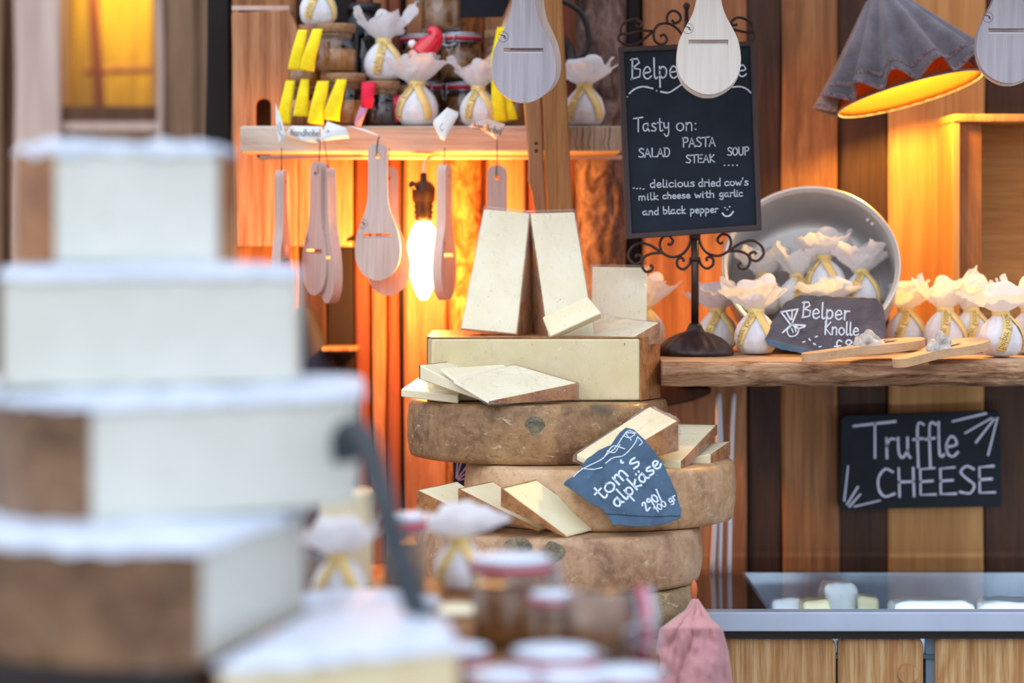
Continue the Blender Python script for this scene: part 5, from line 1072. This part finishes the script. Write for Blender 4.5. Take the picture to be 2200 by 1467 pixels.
# ============================================================ foreground tower
def fblock(name, pts, ztop, zbot, rs, label, mat='pastew', rmat='rindp', group='big foreground cheese blocks', rt=.0015, tp=True):
    return block(name, [(PX(x, d), d-3.2) for x, d in pts], ztop, zbot, rs, label, mat, rmat, group, rt, tp=tp)
def wrapskin(root, pts, z, amp=.004, drop=.006):
    """crumpled film over a top face, bluish sky sheen in its colour"""
    P2 = [Vector((PX(x, d), d-3.2, 0)) for x, d in pts]; c = sum(P2, Vector())/len(P2); bm = BM(); rings = []
    dense = []
    for a, b in zip(P2, P2[1:]+P2[:1]):
        m = max(2, int((b-a).length/.006)); dense += [a.lerp(b, k/m) for k in range(m)]
    for j, (s, dz) in enumerate([(1.03, -drop), (1.025, -.001), (1.0, .002), (.9, .004), (.7, .005), (.4, .006), (.05, .006)]):
        rings.append([bm.verts.new(Vector((c.x+(p.x-c.x)*s, c.y+(p.y-c.y)*s, z+dz+amp*(nz(p.x*60*s, p.y*60*s, j*.3)*(1 if j else 1.4)+(0 if j < 2 else .3))))) for p in dense])
    n = len(dense)
    for A, B in zip(rings, rings[1:]):
        for k in range(n): bm.faces.new((A[k], A[(k+1) % n], B[(k+1) % n], B[k]))
    bm.faces.new(rings[-1])
    return obj('wrapping_film', bm, M['filmtop'], root, world=True, smooth=True)
zT4, zT4b = PZ(1180, 1.42), PZ(1436, 1.42); zT3, zT2, zT1 = PZ(872, 1.5), PZ(592, 1.55), PZ(322, 1.62)
R4 = M['rindp']; big = M['rind'][2]
def arc(x0, d0, x1, d1, bul, n=6):
    a, b = Vector((x0, d0)), Vector((x1, d1)); q = Vector((-(b-a).y, (b-a).x)).normalized()
    return [tuple(a.lerp(b, k/n)+Vector((q.x*bul*1000, q.y*bul))*math.sin(PI*k/n)) for k in range(1, n)]
p4 = [(-160, 1.56), (-60, 1.47), (60, 1.435), (200, 1.42), (330, 1.415), (432, 1.425), (655, 1.62), (640, 1.80), (-150, 1.8)]
b4 = fblock('cheese_block', p4, zT4, zT4b, [8, 0, 1, 2, 3, 4], 'lowest and nearest foreground block, mostly brown rind', rmat=M['rindd']); wrapskin(b4, p4, zT4, .0025, .002)
p3 = [(-60, 1.66), (10, 1.55), (80, 1.515), (197, 1.5), (480, 1.54), (740, 1.60), (768, 1.625), (770, 1.8), (-40, 1.8)]
b3 = fblock('cheese_block', p3, zT3, zT4+.006, [7, 8, 0, 1, 2], 'third foreground block down, brown rind at left, dark strap at right', rmat=M['rindd']); wrapskin(b3, p3, zT3, .0022, .002)
p2 = [(2, 1.55), (300, 1.57), (635, 1.62), (645, 1.64), (640, 1.82), (10, 1.8)]
b2 = fblock('cheese_block', p2, zT2, zT3+.007, [4, 5], 'second foreground block from the top with a wide blank cut face', rmat=M['rind'][0]); wrapskin(b2, p2, zT2, .0022, .002)
p1 = [(36, 1.70), (60, 1.65), (118, 1.62), (300, 1.635), (470, 1.66), (498, 1.70), (490, 1.82), (50, 1.82)]
b1 = fblock('cheese_block', p1, zT1, zT2+.007, [7, 0, 1, 4, 5], 'topmost foreground cheese block of the blurred tower', rmat=M['rindp']); wrapskin(b1, p1, zT1, .005, .002)
t = thing('dark_board', 'dark board carrying the blurred foreground tower', 'board', (PX(180, 1.6), -1.55, zT4b-.012)); bm = BM(); box(bm, (PX(-400, 1.42), -1.79, zT4b-.012), (PX(440, 1.46), -1.38, zT4b-.0006)); obj('board', bm, M['black'], t, world=True, bevel=.002)
bm = BM(); box(bm, (PX(-380, 1.42), -1.77, 1.13), (PX(425, 1.46), -1.39, zT4b-.0125)); o = obj('riser', bm, M['wall'][2], t, world=True)
# strap
bm = BM(); tube(bm, smoothpts([P(742, 990, 1.585), P(738, 945, 1.58), P(760, 925, 1.575), P(790, 960, 1.57), P(812, 1030, 1.565), P(835, 1120, 1.56), P(862, 1210, 1.56), P(895, 1310, 1.56), P(925, 1390, 1.56), P(960, 1500, 1.565), P(985, 1560, 1.57)], 8), .0085, 12, flat=.45, up=Vector((0, 1, 0)))
tag(obj('dark_strap', bm, M['strap'], world=True, smooth=True), 'curved dark grey strap hanging from the third foreground block', 'strap')
zR = 1.190; zF = 1.147
t = thing('jar_table', 'pale stepped display table under the blurred jars', 'table', (-.02, -1.35, 0))
bm = BM(); box(bm, (PX(455, 1.46)+.003, -1.80, zF-.02), (.078, -1.46, zF)); obj('tabletop', bm, M['wall'][0], t, world=True, bevel=.003)
bm = BM(); box(bm, (PX(455, 1.46)+.003, -1.458, zF-.02), (-.026, -.97, zR)); obj('step', bm, M['wall'][2], t, world=True, bevel=.003)
bm = BM(); box(bm, (-.0255, -1.458, zF-.02), (.072, -1.29, zR)); obj('step', bm, M['wall'][2], t, world=True, bevel=.002)
for x, y in ((-.14, -1.76), (.06, -1.76), (-.14, -.99), (-.05, -.99)):
    bm = BM(); box(bm, (x-.015, y-.015, 0), (x+.015, y+.015, zF-.02)); obj('leg', bm, M['wall'][2], t, world=True)
bm = BM(); box(bm, (PX(-400, 1.42), -1.79, 1.10), (PX(452, 1.46), -1.38, 1.1295)); t = tag(obj('tower_table', bm, M['wall'][1], world=True), 'dark wooden table top under the foreground tower', 'table')
for x, y in ((-.42, -1.75), (-.2, -1.75), (-.42, -1.42), (-.2, -1.42)):
    bm = BM(); box(bm, (x-.015, y-.015, 0), (x+.015, y+.015, 1.10)); obj('leg', bm, M['wall'][1], t, world=True)
# low pieces
zF1 = PZ(1422, 1.42)
pf = [(455, 1.37), (630, 1.40), (982, 1.46), (960, 1.53), (760, 1.62), (675, 1.62)]
f1 = block('cheese_block', [(PX(x, d)+.0, d-3.2) for x, d in [(470, 1.40), (640, 1.405), (985, 1.47), (960, 1.56), (820, 1.64), (720, 1.66)]], zF1, zF+.001, [3, 4, 5], 'cream block at the very bottom left of the jars', 'paste', group='big foreground cheese blocks'); wrapskin(f1, [(470, 1.40), (640, 1.405), (985, 1.47), (960, 1.56), (820, 1.64), (720, 1.66)], zF1, .002, .001)
def disc(px, d, R, zt, zb, label, m1, m2, sy=1):
    t = thing('flat_cheese', label, 'cheese', (PX(px, d), d-3.2, zb)); bm = BM(); lathe(bm, [(.001, 0), (R-.004, 0), (R, .004), (R, zt-zb-.006), (R-.003, zt-zb-.004)], 64); obj('rind', bm, m1, t, smooth=True)
    bm = BM(); lathe(bm, [(R-.003, zt-zb-.005), (R+.001, zt-zb-.004), (R, zt-zb), (.001, zt-zb+.001)], 64, f=lambda a, r, z: 1+.01*nz(math.cos(a)*4, math.sin(a)*4)); obj('white_top', bm, m2, t, smooth=True)
disc(775, 1.90, .062, PZ(1318, 1.83), zR, 'flat white topped cheese lying right of the tower, behind the strap', R_[2], M['filmtop'])
disc(968, 2.02, .028, PZ(1312, 2.0), zR, 'small pale topped cheese behind the largest blurred jar', R_[0], M['paste'])
t = block('cheese_wedge', [(PX(x, d), d-3.2) for x, d in [(688, 2.16), (760, 2.15), (800, 2.18), (795, 2.22), (690, 2.22)]], PZ(1062, 2.16), zR, [], 'blurred pale upright wedge between the tower and the small jar', 'paste', group='blurred cheese behind the strap', tp=False)
def stretch(s, k):
    for o in bpy.data.objects:
        if o.get('label') == s: o.scale.z *= k
gj = 'blurred clip top jars in the foreground'
jar('clip', 'oil', 868, 2.10, zR, 'small blurred clip jar just right of the dark strap', .98, -30, group=gj)
bpy_obj = [o for o in bpy.data.objects if o.get('label') == 'small blurred clip jar just right of the dark strap'][0]; bpy_obj.scale = (.62, .62, 1.07)
jar('clip', 'oil', 660, 2.12, zR, 'blurred clip jar half hidden behind the third tower block', .75, 20, group=gj)
jar('clip', 'oil', 1098, 1.86, zR, 'largest blurred clip jar with red seal, standing in the middle', 1.0, 75, group=gj)
jar('clip', 'oil', 1196, 1.79, zR, 'smaller blurred clip jar right beside the largest one', .93, 35, group=gj)
o = [o for o in bpy.data.objects if o.get('label', '').startswith('smaller blurred clip jar')][0]; o.scale = (.64, .64, .74)
jar('clip', 'oil', 1250, 1.76, zR, 'blurred clip jar lying on its side, lid towards the right', 1.0, rot=(0, PI/2, math.radians(8)), group=gj)
o = [o for o in bpy.data.objects if o.get('label', '').startswith('blurred clip jar lying')][0]; o.location = (PX(1212, 1.74), 1.74-3.2, PZ(1352, 1.74)); o.scale = (.92, .92, .92)
jar('clip', 'oil', 1082, 1.58, zF, 'front blurred clip jar at the bottom, left of three lids', .82, 100, group=gj)
jar('clip', 'honey', 1190, 1.66, zF, 'second row blurred clip jar lid between the bottom two', .93, 100, group=gj)
jar('clip', 'honey', 1222, 1.585, zF, 'front blurred jar whose red seal shows at the bottom border', .80, 60, group=gj)
jar('clip', 'oil', 1345, 1.60, zF, 'rightmost bottom blurred clip jar below the pink cloth', .82, 20, group=gj)
jar('clip', 'oil', 985, 1.68, zF, 'blurred clip jar left of the bottom lids beside the strap', .70, 20, group=gj)
for s_, k_ in (('front blurred clip jar at the bottom, left of three lids', 1.28), ('second row blurred clip jar lid between the bottom two', 1.16), ('front blurred jar whose red seal shows at the bottom border', 1.28), ('rightmost bottom blurred clip jar below the pink cloth', 1.24), ('blurred clip jar left of the bottom lids beside the strap', 1.5)): stretch(s_, k_)
bag(3, 988, 2.15, zR+.0005, 'blurred wrapped ball with yellow band between strap and largest jar', 0, .84, 'blurred wrapped balls')
bag(1, 728, 2.03, zR+.0005, 'blurred wrapped ball behind the dark strap', 0, .85, 'blurred wrapped balls')
# unused prototypes that were never placed
for o in [x for x in bpy.data.objects if x.parent is None and x.type == 'EMPTY' and not x.get('label')]:
    for c in list(o.children_recursive): bpy.data.objects.remove(c)
    bpy.data.objects.remove(o)
